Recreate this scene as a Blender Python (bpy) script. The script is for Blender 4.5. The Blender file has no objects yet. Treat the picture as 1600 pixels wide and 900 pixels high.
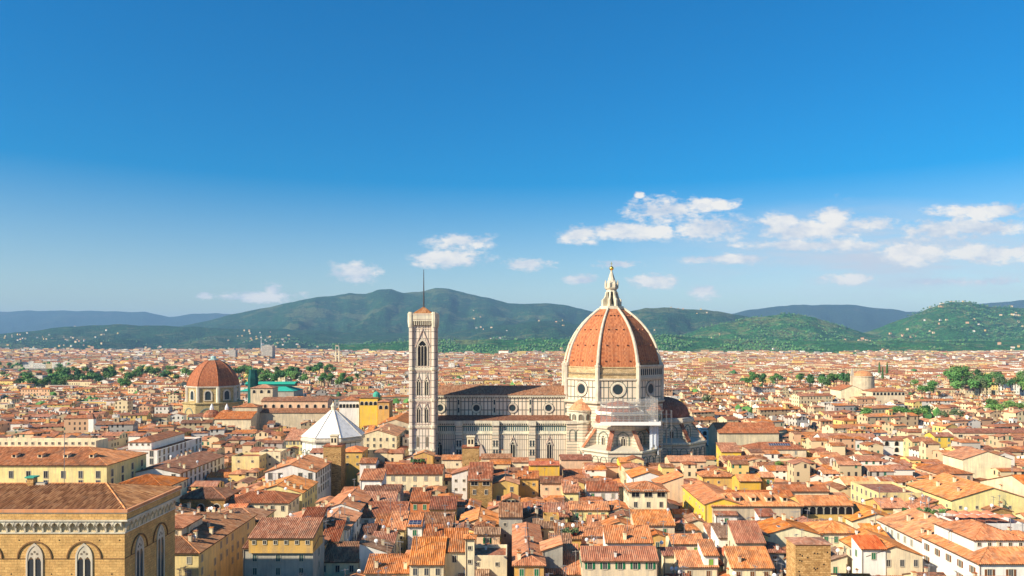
import bpy, math, random
import numpy as np
from mathutils import Vector, noise as mnoise
R = math.radians
rnd = random.Random(7)
HAZE = 4.2e-5
sc = bpy.context.scene
col = sc.collection

# ---------------------------------------------------------------- camera
F, HZ, CZ = 1180.0, 534.0, 74.0            # focal length in photo pixels, eye-level row, eye height
cam = bpy.data.cameras.new('camera'); camo = bpy.data.objects.new('camera', cam); col.objects.link(camo)
camo.location = (0, 0, CZ); camo.rotation_euler = (R(90), 0, 0)
cam.sensor_width = 36; cam.lens = 36*F/1600; cam.shift_y = (HZ-450)/1600
cam.clip_start = 1; cam.clip_end = 80000
sc.camera = camo
sc.render.resolution_x, sc.render.resolution_y = 1024, 576

# ---------------------------------------------------------------- sun, sky, exposure
SUN_EL, LX, LY = 31.5, 0.855, 0.519
sun = bpy.data.lights.new('sun', 'SUN'); suno = bpy.data.objects.new('sun', sun); col.objects.link(suno)
sun.energy = 5.0; sun.angle = R(0.5); sun.color = (1, .89, .71)
ce, se = math.cos(R(SUN_EL)), math.sin(R(SUN_EL))
suno.rotation_euler = Vector((LX*ce, LY*ce, -se)).to_track_quat('-Z', 'Y').to_euler()
suno.location = (-200, -100, 300)
sc.view_settings.view_transform = 'Standard'; sc.view_settings.look = 'None'
sc.view_settings.gamma = 1; sc.view_settings.use_curve_mapping = False
sc.view_settings.exposure = 0.72
sc.cycles.use_denoising = True
sc.cycles.max_bounces = 5; sc.cycles.diffuse_bounces = 3; sc.cycles.glossy_bounces = 2
sc.cycles.volume_bounces = 0; sc.cycles.caustics_reflective = False; sc.cycles.caustics_refractive = False

class NT:
    """small helper for node trees"""
    def __init__(s, nt): s.nt = nt; nt.nodes.clear()
    def n(s, typ, ins=None, **kw):
        x = s.nt.nodes.new(typ)
        for k, v in kw.items(): setattr(x, k, v)
        for k, v in (ins or {}).items(): s.set(x.inputs[k], v)
        return x
    def set(s, sock, v):
        if isinstance(v, bpy.types.NodeSocket): s.nt.links.new(v, sock)
        elif isinstance(v, bpy.types.Node): s.nt.links.new(v.outputs[0], sock)
        else: sock.default_value = v
    def m(s, op, a, b=0.0, c=0.0, clamp=False):
        x = s.n('ShaderNodeMath', {0: a, 1: b, 2: c}, operation=op); x.use_clamp = clamp
        return x.outputs[0]
    def vm(s, op, a, b=(0, 0, 0)):
        return s.n('ShaderNodeVectorMath', {0: a, 1: b}, operation=op)
    def mix(s, f, a, b, mode='MIX'):
        x = s.n('ShaderNodeMix', data_type='RGBA', blend_type=mode)
        s.set(x.inputs[0], f); s.set(x.inputs[6], a); s.set(x.inputs[7], b)
        return x.outputs[2]
    def ramp(s, f, stops, interp='LINEAR'):
        x = s.n('ShaderNodeValToRGB', {0: f}); cr = x.color_ramp; cr.interpolation = interp
        while len(cr.elements) < len(stops): cr.elements.new(.5)
        for e, (p, c) in zip(cr.elements, stops): e.position = p; e.color = (*c, 1) if len(c) == 3 else c
        return x.outputs[0]
    def mr(s, v, a, b, c, d):
        return s.n('ShaderNodeMapRange', {0: v, 1: a, 2: b, 3: c, 4: d}).outputs[0]
    def noise(s, vec, scale, detail=4, rough=.55):
        return s.n('ShaderNodeTexNoise', {'Vector': vec, 'Scale': scale, 'Detail': detail, 'Roughness': rough}).outputs[0]

w = bpy.data.worlds.new('World'); sc.world = w; w.use_nodes = True
N = NT(w.node_tree)
sky = N.n('ShaderNodeTexSky', sky_type='NISHITA', sun_disc=False, sun_elevation=R(SUN_EL),
          sun_rotation=math.atan2(-LX, -LY), altitude=50, air_density=1.0, dust_density=.6, ozone_density=2.2)
tc = N.n('ShaderNodeTexCoord').outputs['Generated']
sp = N.n('ShaderNodeSeparateXYZ', {0: tc})
N_SAT = N.mr(sp.outputs[2], .06, .36, 1.30, 2.25)
skyc = N.n('ShaderNodeHueSaturation', {'Hue': .501, 'Saturation': N_SAT, 'Value': N.mr(sp.outputs[2], .05, .4, 1.04, 1.18), 'Color': sky.outputs[0]}).outputs[0]
yy = N.m('MAXIMUM', sp.outputs[1], .05)
ax = N.m('DIVIDE', sp.outputs[0], yy); el = N.m('DIVIDE', sp.outputs[2], yy)
P = N.n('ShaderNodeCombineXYZ', {0: ax, 1: el}).outputs[0]
P3 = N.vm('MULTIPLY', P, (1, 2.0, 1)).outputs[0]
nA = N.noise(P3, 16, 8, .6); nB = N.noise(P3, 48, 5, .6)
nO = N.noise(N.vm('ADD', P3, (-.012, .035, 0)).outputs[0], 16, 8, .6); nC = N.noise(P3, 120, 4, .65)
rel = N.m('ADD', .62, N.m('MULTIPLY', N.m('SUBTRACT', nA, nO), 3.4))  # cloud relief: sunward and shaded sides painted into the cloud colour by offset noise
nz = N.m('ADD', N.m('ADD', N.m('MULTIPLY', nA, 1.5), N.m('MULTIPLY', nB, .75)), N.m('MULTIPLY', N.m('SUBTRACT', nC, .5), .5))
CLOUDS = [(718, 377, 62, 17), (702, 405, 74, 16), (828, 413, 46, 12), (1032, 330, 62, 26), (1105, 318, 52, 13), (905, 366, 42, 18),
          (985, 362, 88, 17), (1115, 358, 74, 23), (1262, 358, 92, 24), (1300, 340, 44, 28), (1222, 350, 40, 18), (1462, 362, 62, 22),
          (1425, 394, 86, 20), (1540, 356, 84, 20), (1350, 350, 60, 15), (1555, 330, 110, 14), (908, 436, 32, 9), (1018, 440, 56, 15),
          (555, 426, 46, 22), (405, 463, 76, 11), (425, 452, 20, 14), (318, 462, 16, 8), (968, 412, 40, 10), (1290, 384, 160, 12), (1150, 405, 90, 10),
          (1560, 395, 120, 20), (1000, 305, 10, 6), (1100, 455, 30, 16), (1340, 436, 60, 10), (1520, 440, 130, 9)]
mx = None
for (px, py, rx, ry) in CLOUDS:
    q = N.vm('MULTIPLY', N.vm('SUBTRACT', P, ((px-800)/F, (HZ-py)/F, 0)).outputs[0], (F/rx, F/ry, 0)).outputs[0]
    v = N.m('SUBTRACT', 1.0, N.vm('LENGTH', q).outputs['Value'])
    mx = v if mx is None else N.m('MAXIMUM', mx, v)
dens = N.m('ADD', mx, N.m('MULTIPLY', N.m('SUBTRACT', nz, 1.12), 1.6))
mask = N.mr(dens, .04, .55, 0, .92)
mask = N.m('MULTIPLY', mask, N.mr(mx, -.45, .05, 0, 1))
# thin high veil on the right half
q = N.vm('MULTIPLY', N.vm('SUBTRACT', P, ((1380-800)/F, (HZ-400)/F, 0)).outputs[0], (F/430, F/95, 0)).outputs[0]
veil = N.m('MULTIPLY', N.mr(N.vm('LENGTH', q).outputs['Value'], 1.0, .1, 0, 1), N.mr(N.noise(N.vm('MULTIPLY', P, (1, 6, 1)).outputs[0], 7, 5, .6), .38, .62, 0.3, .95))
ccol = N.mix(N.m('MULTIPLY', rel, N.mr(dens, .1, .7, .5, 1.05), 0, True), (5.0, 5.5, 6.3, 1), (8.6, 8.0, 7.2, 1))
c1 = N.mix(veil, skyc, (5.5, 5.75, 6.3, 1))
c2 = N.mix(mask, c1, ccol)
bg = N.n('ShaderNodeBackground', {'Color': c2, 'Strength': .076})
N.n('ShaderNodeOutputWorld', {0: bg})

# ---------------------------------------------------------------- helpers
def PX(px, Y): return (px-800)*Y/F
def YZ(py, z): return (CZ-z)*F/(py-HZ)
def ZP(py, Y): return CZ-(py-HZ)*Y/F
def topix(x, y, z): return (800+F*x/y, HZ+F*(CZ-z)/y)

class MB:
    def __init__(s): s.f = []; s.m = []; s.uv = []
    def face(s, pts, m=0, uv=None): s.f.append([tuple(p) for p in pts]); s.m.append(m); s.uv.append(uv)
    def box(s, x0, x1, y0, y1, z0, z1, m=0, skip=''):
        a, b, c, d, e, f, g, h = ((x0,y0,z0),(x1,y0,z0),(x1,y1,z0),(x0,y1,z0),(x0,y0,z1),(x1,y0,z1),(x1,y1,z1),(x0,y1,z1))
        for k, q in (('S',(a,b,f,e)),('E',(b,c,g,f)),('N',(c,d,h,g)),('W',(d,a,e,h)),('T',(e,f,g,h)),('B',(d,c,b,a))):
            if k not in skip: s.face(q, m)
    def loft(s, rings, m=0, cap0=False, cap1=True, closed=True):
        for r0, r1 in zip(rings, rings[1:]):
            n = len(r0)
            for i in range(n if closed else n-1):
                j = (i+1) % n
                q = [r0[i], r0[j], r1[j], r1[i]]
                u = []
                for p in q:
                    if not u or max(abs(p[k]-u[-1][k]) for k in range(3)) > 1e-5: u.append(p)
                if len(u) > 3 and max(abs(u[0][k]-u[-1][k]) for k in range(3)) < 1e-5: u.pop()
                if len(u) >= 3: s.face(u, m)
        if cap0: s.face(list(reversed(rings[0])), m)
        if cap1: s.face(rings[-1], m)
    def ngon(s, cx, cy, n, prof, m=0, rot=0.0, cap0=False, cap1=True):
        """prof: [(radius, z)...]; corners at rot + k*360/n"""
        s.loft([[(cx+r*math.cos(rot+2*math.pi*k/n), cy+r*math.sin(rot+2*math.pi*k/n), z) for k in range(n)] for r, z in prof], m, cap0, cap1)
    def tube(s, p, q, r, n=6, m=0, r2=None):
        p, q = Vector(p), Vector(q); d = (q-p).normalized()
        a = d.orthogonal().normalized(); b = d.cross(a)
        r2 = r if r2 is None else r2
        s.loft([[tuple(c+rr*(a*math.cos(2*math.pi*k/n)+b*math.sin(2*math.pi*k/n))) for k in range(n)] for c, rr in ((p, r), (q, r2))], m, True, True)
    def extr(s, poly, o, t, nn, d0, d1, m=0, back=False):
        """polygon (u,z) on the plane through o with tangent t and outward normal nn, from depth d0 to d1"""
        o, t, nn = Vector(o), Vector(t), Vector(nn)
        A = [tuple(o+t*u+Vector((0,0,z))+nn*d0) for u, z in poly]; B = [tuple(o+t*u+Vector((0,0,z))+nn*d1) for u, z in poly]
        s.face(B, m)
        for i in range(len(poly)):
            j = (i+1) % len(poly); s.face([A[i], A[j], B[j], B[i]], m)
    def build(s, name, mats, parent=None, loc=None, smooth=False):
        me = bpy.data.meshes.new(name)
        idx = {}; V = []; FI = []; keep = []
        ox, oy, oz = loc or (0, 0, 0)
        for k, f in enumerate(s.f):
            r = []
            for p in f:
                key = (round(p[0]*500), round(p[1]*500), round(p[2]*500))
                i = idx.get(key)
                if i is None: i = idx[key] = len(V); V.append((p[0]-ox, p[1]-oy, p[2]-oz))
                if i not in r: r.append(i)
            if len(r) >= 3: FI.append(r); keep.append((k, len(r) == len(f)))
        me.from_pydata(V, [], FI)
        lay = me.uv_layers.new(name='uv'); uvs = []
        for (k, full), fi in zip(keep, FI):
            u = s.uv[k] if full else None
            if u is None:
                ps = [V[i] for i in fi]
                nx = ny = nzz = 0.0
                for a, b in zip(ps, ps[1:]+ps[:1]):
                    nx += (a[1]-b[1])*(a[2]+b[2]); ny += (a[2]-b[2])*(a[0]+b[0]); nzz += (a[0]-b[0])*(a[1]+b[1])
                L = math.sqrt(nx*nx+ny*ny+nzz*nzz) or 1; nx, ny, nzz = nx/L, ny/L, nzz/L
                h = math.hypot(nx, ny)
                t = (-ny/h, nx/h, 0) if h > .02 else (1, 0, 0)
                b = (ny*t[2]-nzz*t[1], nzz*t[0]-nx*t[2], nx*t[1]-ny*t[0])
                u = [(p[0]*t[0]+p[1]*t[1], p[0]*b[0]+p[1]*b[1]+p[2]*b[2]) for p in ps]
            for a in u: uvs += [a[0], a[1]]
        lay.data.foreach_set('uv', uvs)
        for m in (mats if isinstance(mats, (list, tuple)) else [mats]): me.materials.append(m)
        me.polygons.foreach_set('material_index', [s.m[k] for k, _ in keep])
        if smooth: me.polygons.foreach_set('use_smooth', [True]*len(FI))
        me.update()
        o = bpy.data.objects.new(name, me); col.objects.link(o)
        if loc: o.location = loc
        if parent is not None: o.parent = parent
        return o

def inst(name, me, parent, loc, rz=0.0, scale=None):
    o = bpy.data.objects.new(name, me); col.objects.link(o); o.location = loc; o.rotation_euler = (0, 0, rz)
    if scale: o.scale = scale
    o.parent = parent
    return o
def proto(mb, name, mats, smooth=False):
    o = mb.build(name, mats, smooth=smooth); me = o.data; bpy.data.objects.remove(o); return me
def tag(o, label=None, cat=None, group=None, kind=None):
    if label: o['label'] = label
    if cat: o['category'] = cat
    if group: o['group'] = group
    if kind: o['kind'] = kind
    return o
def thing(name, label, cat, loc=(0, 0, 0), group=None):
    o = bpy.data.objects.new(name, None); col.objects.link(o); o.location = loc; o.empty_display_size = .5
    return tag(o, label, cat, group)
class Child:
    """parts of a thing whose Empty stands at a place: world-coordinate meshes parented to it"""
    def __init__(s, root): s.r = root; s.l = root.location.copy()
    def __call__(s, mb, name, mats, parent=None, smooth=False):
        o = mb.build(name, mats, smooth=smooth, loc=tuple(s.l))
        o.location = (0, 0, 0); o.parent = parent or s.r
        return o

# ---------------------------------------------------------------- materials
MATS = {}
def mat(name, fn, rough=.85, spec=.2, metal=0.0):
    m = bpy.data.materials.new(name); m.use_nodes = True; n = NT(m.node_tree)
    b = n.n('ShaderNodeBsdfPrincipled', {'Roughness': rough, 'Specular IOR Level': spec, 'Metallic': metal})
    c = fn(n, b)
    if c is not None: n.set(b.inputs['Base Color'], c)
    n.n('ShaderNodeOutputMaterial', {0: b})
    MATS[name] = m; return m
def flat(name, c, **k): return mat(name, lambda n, b: (*c, 1), **k)
def S(*c):
    """sRGB 0-255 -> linear"""
    return tuple(((x/255+.055)/1.055)**2.4 if x > 10 else x/255/12.92 for x in c)
def plaster(name, c, stain=.38, scale=1.0):
    def fn(n, b):
        pos = n.n('ShaderNodeNewGeometry').outputs['Position']
        a = n.noise(pos, .22*scale, 5, .6)
        st = n.noise(n.vm('MULTIPLY', pos, (1.1, 1.1, .12)).outputs[0], 1.0*scale, 4, .65)
        r = n.n('ShaderNodeObjectInfo').outputs['Random']
        v = n.m('MULTIPLY', n.mr(a, .3, .7, 1-stain*.5, 1+stain*.3), n.mr(st, .35, .7, 1.03, 1-stain*.8))
        v = n.m('MULTIPLY', v, n.mr(r, 0, 1, .88, 1.08))
        h = n.n('ShaderNodeHueSaturation', {'Hue': n.mr(r, 0, 1, .49, .512), 'Saturation': n.mr(st, .3, .7, 1.05, .85), 'Value': v, 'Color': (*c, 1)})
        fine = n.noise(pos, 2.2, 3, .6)
        n.set(b.inputs['Normal'], n.n('ShaderNodeBump', {'Strength': .25, 'Distance': .08, 'Height': fine}))
        return h.outputs[0]
    return mat(name, fn, rough=.92)
WALLS = {'cream': plaster('cream_plaster', S(240, 220, 178)), 'white': plaster('white_plaster', S(240, 234, 220), .25),
         'ochre': plaster('ochre_plaster', S(218, 172, 92)), 'yellow': plaster('yellow_plaster', S(230, 184, 62), .25),
         'pale yellow': plaster('pale_yellow_plaster', S(238, 216, 146)), 'peach': plaster('peach_plaster', S(236, 196, 154)),
         'beige': plaster('beige_plaster', S(218, 200, 164), .4), 'grey': plaster('grey_plaster', S(180, 172, 155), .4),
         'orange': plaster('orange_plaster', S(220, 140, 70))}
def stone(name, c, c2, w=.9, h=.4):
    def fn(n, b):
        uv = n.n('ShaderNodeUVMap').outputs[0]
        br = n.n('ShaderNodeTexBrick', {'Vector': uv, 'Color1': (*c, 1), 'Color2': (*c2, 1), 'Mortar': (*[x*.75 for x in c2], 1), 'Scale': 1, 'Mortar Size': .03, 'Brick Width': w, 'Row Height': h, 'Bias': -.1})
        pos = n.n('ShaderNodeNewGeometry').outputs['Position']
        a = n.noise(pos, .5, 6, .65); d = n.noise(pos, 3, 4, .6)
        v = n.m('MULTIPLY', n.mr(a, .3, .7, .72, 1.2), n.mr(d, .3, .7, .78, 1.2))
        n.set(b.inputs['Normal'], n.n('ShaderNodeBump', {'Strength': .5, 'Distance': .1, 'Height': n.m('ADD', d, n.m('MULTIPLY', br.outputs['Fac'], -.6))}))
        return n.n('ShaderNodeHueSaturation', {'Value': v, 'Color': br.outputs[0]}).outputs[0]
    return mat(name, fn, rough=.95)
WALLS['stone'] = stone('brown_stone', S(190, 150, 92), S(150, 118, 72))
M_ORSAN = stone('tan_ashlar', S(212, 170, 106), S(198, 154, 94), 1.3, .55)
M_TOWER = stone('rough_tower_stone', S(205, 165, 108), S(165, 125, 75), .8, .45)
def tiles(name, cols, weather=.5, far=False, rand=True):
    def fn(n, b):
        uv = n.n('ShaderNodeUVMap').outputs[0]
        s = n.n('ShaderNodeSeparateXYZ', {0: uv})
        cell = n.n('ShaderNodeCombineXYZ', {0: n.m('FLOOR', n.m('DIVIDE', s.outputs[0], .5)), 1: n.m('FLOOR', n.m('DIVIDE', s.outputs[1], 1.4))}).outputs[0]
        wn = n.n('ShaderNodeTexWhiteNoise', {'Vector': cell}, noise_dimensions='2D').outputs[0]
        c = n.ramp(wn, [(0, [x*.8 for x in cols[0]]), (.15, cols[0]), (.5, cols[1]), (.9, cols[2]), (1, [min(1, x*1.15) for x in cols[2]])])
        pos = n.n('ShaderNodeNewGeometry').outputs['Position']
        a = n.noise(pos, .2, 6, .7); d = n.noise(n.vm('MULTIPLY', pos, (.55, .55, .55)).outputs[0], 1.0, 5, .7)
        r = n.n('ShaderNodeObjectInfo').outputs['Random'] if not far else n.noise(pos, .021, 2, .5)
        if not rand: r = .6
        c = n.mix(n.mr(a, .48, .66, 0, weather*1.25), c, (.15, .085, .052, 1))
        c = n.mix(n.mr(d, .52, .70, 0, weather*1.1), c, (.40, .27, .17, 1))
        v = n.mr(r, 0 if not far else .3, 1 if not far else .7, .66, 1.16)
        return n.n('ShaderNodeHueSaturation', {'Hue': n.mr(r, 0, 1, .495, .509), 'Saturation': n.mr(n.m('FRACT', n.m('MULTIPLY', r, 7.31)), 0, 1, .86, 1.05), 'Value': v, 'Color': c}).outputs[0]
    return mat(name, fn, rough=.9)
def tri(*c): return [S(*x) for x in c]
TILESETS = {'orange': tri((186, 106, 54), (202, 120, 64), (214, 138, 84)), 'red': tri((160, 90, 56), (174, 102, 66), (190, 124, 88)),
            'brown': tri((134, 82, 52), (148, 94, 62), (166, 114, 80)), 'bright orange': tri((214, 104, 46), (224, 118, 56), (230, 134, 72))}
TILESETS['faded'] = tri((146, 108, 80), (168, 128, 96), (188, 152, 120))
TILES = {k: tiles(k.replace(' ', '_')+'_tiles', v, .1 if 'bright' in k else .5) for k, v in TILESETS.items()}
M_WHITE = flat('white_paint', (.8, .78, .74)); M_DARK = flat('dark_opening', (.012, .012, .014), rough=.5)
M_GLASS = mat('window_glass', lambda n, b: n.mix(n.n('ShaderNodeObjectInfo').outputs['Random'], (.02, .022, .026, 1), (.07, .08, .09, 1)), rough=.12, spec=.5)
M_GREEN = flat('green_shutter_paint', S(28, 110, 72), rough=.6); M_LIME = flat('lime_shutter_paint', S(110, 165, 40), rough=.6)
M_BROWN = flat('brown_shutter_paint', S(120, 78, 48), rough=.6); M_GREY = flat('grey_shutter_paint', S(140, 140, 128), rough=.6)
M_SLATE = flat('slate_green_paint', S(62, 88, 84), rough=.6)
M_SILL = flat('grey_stone_trim', S(190, 180, 158)); M_METAL = flat('galvanised_metal', (.45, .45, .45), rough=.4, metal=.8)
M_EAVE = flat('dark_timber_eave', S(104, 82, 62)); M_GOLD = flat('gilded_copper', (.95, .62, .12), rough=.25, metal=.9)
M_COPPER = flat('green_copper', S(70, 160, 135), rough=.7); M_PIPE = flat('copper_downpipe', S(110, 85, 65), rough=.6)
M_SOLAR = flat('solar_glass', S(38, 48, 78), rough=.15, spec=.5)
def marble(name, bw, bh, line, white=(228, 215, 190), green=(56, 76, 70), pink=.25, inner=True, off=0.0, voff=0.0, base2=None):
    def fn(n, b):
        uv = n.vm('ADD', n.n('ShaderNodeUVMap').outputs[0], (0, voff, 0)).outputs[0]
        W, G = S(*white), S(*green)
        br = n.n('ShaderNodeTexBrick', {'Vector': uv, 'Color1': (*W, 1), 'Color2': (*S(*(base2 or (216, 200, 172))), 1), 'Mortar': (*G, 1), 'Scale': 1, 'Mortar Size': line, 'Mortar Smooth': .05, 'Brick Width': bw, 'Row Height': bh})
        br.offset = off
        c = br.outputs[0]
        if inner:
            b2 = n.n('ShaderNodeTexBrick', {'Vector': uv, 'Color1': (1, 1, 1, 1), 'Color2': (1, 1, 1, 1), 'Mortar': (0, 0, 0, 1), 'Scale': 1, 'Mortar Size': line*2.6, 'Mortar Smooth': 0, 'Brick Width': bw, 'Row Height': bh}); b2.offset = off
            b3 = n.n('ShaderNodeTexBrick', {'Vector': uv, 'Color1': (1, 1, 1, 1), 'Color2': (1, 1, 1, 1), 'Mortar': (0, 0, 0, 1), 'Scale': 1, 'Mortar Size': line*1.4, 'Mortar Smooth': 0, 'Brick Width': bw, 'Row Height': bh}); b3.offset = off
            ring = n.m('SUBTRACT', b3.outputs[0], b2.outputs[0], clamp=True)
            c = n.mix(n.m('MULTIPLY', ring, .0 if pink == 0 else pink), c, (*S(205, 150, 128), 1))
        pos = n.n('ShaderNodeNewGeometry').outputs['Position']
        a = n.noise(n.vm('MULTIPLY', pos, (1, 1, .3)).outputs[0], .35, 6, .65)
        return n.n('ShaderNodeHueSaturation', {'Value': n.mr(a, .3, .75, 1.08, .86), 'Color': c}).outputs[0]
    return mat(name, fn, rough=.6, spec=.3)
# ---------------------------------------------------------------- the setting: ground and hills
def fbm(x, y, o=4): return mnoise.fractal(Vector((x, y, 3.7)), 1.0, 2.0, o)
g = MB(); g.face([(-29000, -350, 0), (29000, -350, 0), (29000, 31000, 0), (-29000, 31000, 0)])
M_GROUND = mat('street_paving', lambda n, b: n.ramp(n.noise(n.n('ShaderNodeNewGeometry').outputs['Position'], .03, 6, .6), [(.35, S(96, 86, 76)), (.5, S(120, 108, 94)), (.7, S(90, 96, 70))]), rough=.95)
tag(g.build('ground', M_GROUND), kind='structure')

def hill_mat(name, dark, mid, field, fs):
    def fn(n, b):
        pos = n.n('ShaderNodeNewGeometry').outputs['Position']
        p2 = n.vm('MULTIPLY', pos, (.001, .001, .002)).outputs[0]
        a = n.noise(p2, 3.0, 6, .62); d = n.noise(p2, 26, 4, .65); f = n.noise(n.vm('ADD', p2, (7, 3, 0)).outputs[0], 1.7, 5, .6)
        c = n.ramp(a, [(.38, dark), (.62, mid)]); e_ = n.noise(p2, 60, 3, .7); c = n.mix(n.mr(e_, .46, .62, 0, .75), c, (*[min(1, x*2.1) for x in mid], 1))
        c = n.mix(n.mr(f, fs, fs+.06, 0, .85), c, (*field, 1)); c = n.mix(n.mr(n.noise(p2, 9, 4, .6), fs+.02, fs+.07, 0, .7), c, (*[x*.9 for x in field], 1))
        c = n.mix(n.mr(d, .40, .62, .55, 0), c, (*[x*.35 for x in dark], 1))
        n.set(b.inputs['Normal'], n.n('ShaderNodeBump', {'Strength': 1.0, 'Distance': 26.0, 'Height': n.m('ADD', d, n.m('MULTIPLY', n.noise(p2, 70, 3, .6), .6))}))
        return c
    return mat(name, fn, rough=1.0, spec=.05)
M_HFAR = hill_mat('far_mountain_cover', (.02, .045, .035), (.03, .06, .04), (.10, .10, .07), .60)
M_HMID = hill_mat('wooded_hill_cover', (.012, .04, .02), (.026, .085, .03), (.14, .17, .07), .55)
M_HNEAR = hill_mat('olive_hill_cover', (.02, .09, .025), (.045, .16, .035), (.22, .25, .09), .54)
def ridge(name, D, pts, wf, wb, m, spur=.35, pstep=4, rows=46):
    xs = [p[0] for p in pts]; ys = [p[1] for p in pts]
    px0, px1 = xs[0], xs[-1]; cols = int((px1-px0)/pstep)+1
    V = np.zeros((rows, cols, 3)); H = np.zeros(cols)
    for j in range(cols):
        px = px0+j*pstep
        y = float(np.interp(px, xs, ys)) + 1.3*fbm(px*.03, D*.01, 4)
        Hc = CZ+(HZ-y)/F*D
        t = (px-800)/F
        for i in range(rows):
            v = i/(rows-1)*2-1
            d = D+(v*wf*1.25 if v < 0 else v*wb*1.25)
            x = t*d
            q = abs(d-D)/(wf if v < 0 else wb)
            sp = spur*min(1, q*2)*fbm(x/(D*.045), d/(D*.16), 5)
            q = max(0, q+sp*.6*(1 if q > .02 else 0))
            prof = max(0, 1-q*1.0)**1.35 if q < 1 else 0
            prof = .75*prof+.25*math.exp(-3.2*q)-.25*math.exp(-3.2)*min(1, q)
            z = Hc*max(0, prof)
            z += min(1, q*3)*prof*Hc*.10*fbm(x/(D*.02), d/(D*.02), 4)
            V[i, j] = (x, d, z-6 if abs(v) > .97 else z)
    me = bpy.data.meshes.new(name)
    vs = V.reshape(-1, 3)
    fs = [(i*cols+j, i*cols+j+1, (i+1)*cols+j+1, (i+1)*cols+j) for i in range(rows-1) for j in range(cols-1)]
    me.from_pydata(vs.tolist(), [], fs); me.materials.append(m)
    me.polygons.foreach_set('use_smooth', [True]*len(fs)); me.update()
    o = bpy.data.objects.new(name, me); col.objects.link(o); tag(o, kind='structure')
    return V
HILLS = []
ridge('far_mountains', 19000, [(-420, 480), (-150, 478), (0, 483), (100, 482), (180, 484), (225, 483), (250, 490), (265, 493), (300, 488), (340, 485), (370, 489), (400, 495), (480, 506), (600, 521)], 5500, 3000, M_HFAR, .3, 6, 34)
HILLS.append(ridge('mountain', 11000, [(-60, 534), (60, 530), (150, 526), (250, 514), (300, 505), (350, 492), (420, 478), (470, 466), (520, 460), (545, 454), (570, 455), (590, 448), (612, 449), (630, 454), (655, 451), (680, 446), (700, 447), (740, 456), (780, 467), (820, 473), (860, 471), (890, 474), (930, 484), (980, 497), (1040, 505), (1150, 520), (1220, 530)], 4200, 3000, M_HMID, .42))
HILLS.append(ridge('foothills', 8000, [(-420, 528), (0, 520), (50, 516), (100, 508), (180, 505), (260, 507), (330, 511), (420, 512), (500, 516), (600, 520), (700, 518), (760, 508), (830, 501), (880, 500), (930, 508), (1000, 518), (1100, 530)], 2400, 2200, M_HMID, .5, 4, 40))
ridge('blue_hills', 14000, [(1020, 520), (1100, 494), (1150, 484), (1200, 477), (1260, 472), (1330, 472), (1390, 479), (1420, 484), (1460, 480), (1500, 476), (1560, 468), (1600, 463), (1700, 460), (1900, 458), (2050, 470)], 4500, 3000, M_HFAR, .35, 6, 34)
HILLS.append(ridge('villa_hills', 8200, [(860, 530), (930, 505), (980, 485), (1010, 478), (1050, 479), (1100, 480), (1140, 486), (1180, 494), (1240, 502), (1300, 516), (1380, 530)], 2300, 2000, M_HMID, .5, 4, 40))
HILLS.append(ridge('round_hill', 6400, [(1000, 534), (1060, 524), (1090, 514), (1140, 501), (1180, 492), (1225, 487), (1270, 492), (1310, 505), (1350, 518), (1400, 529), (1450, 534)], 1500, 1500, M_HNEAR, .5, 4, 40))
HILLS.append(ridge('convent_hill', 7000, [(1270, 534), (1310, 528), (1340, 520), (1380, 508), (1420, 492), (1450, 478), (1485, 467), (1510, 469), (1545, 477), (1580, 476), (1620, 478), (1700, 485), (1800, 492), (2000, 510)], 2000, 1800, M_HNEAR, .5, 4, 44))
HILLS.append(ridge('green_rise', 5000, [(520, 538), (600, 534), (680, 531), (760, 528), (830, 529), (900, 528), (980, 524), (1040, 523), (1100, 526), (1200, 532), (1300, 530), (1400, 530), (1500, 532), (1600, 529), (1750, 527), (1950, 528)], 1100, 1500, M_HNEAR, .5, 5, 30))
def hill_z(x, y):
    """height of the hills under a point, from the ridge grids"""
    best = 0.0
    t = x/y*F+800
    for V in HILLS:
        D0, D1 = V[0, 0, 1], V[-1, 0, 1]
        if not D0 < y < D1: continue
        pj = 800+F*V[0, :, 0]/V[0, :, 1]
        if not pj[0] < t < pj[-1]: continue
        j = int(np.searchsorted(pj, t)); i = int(np.searchsorted(V[:, 0, 1], y))
        best = max(best, float(V[min(i, V.shape[0]-1), min(j, V.shape[1]-1), 2]))
    return best

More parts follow.
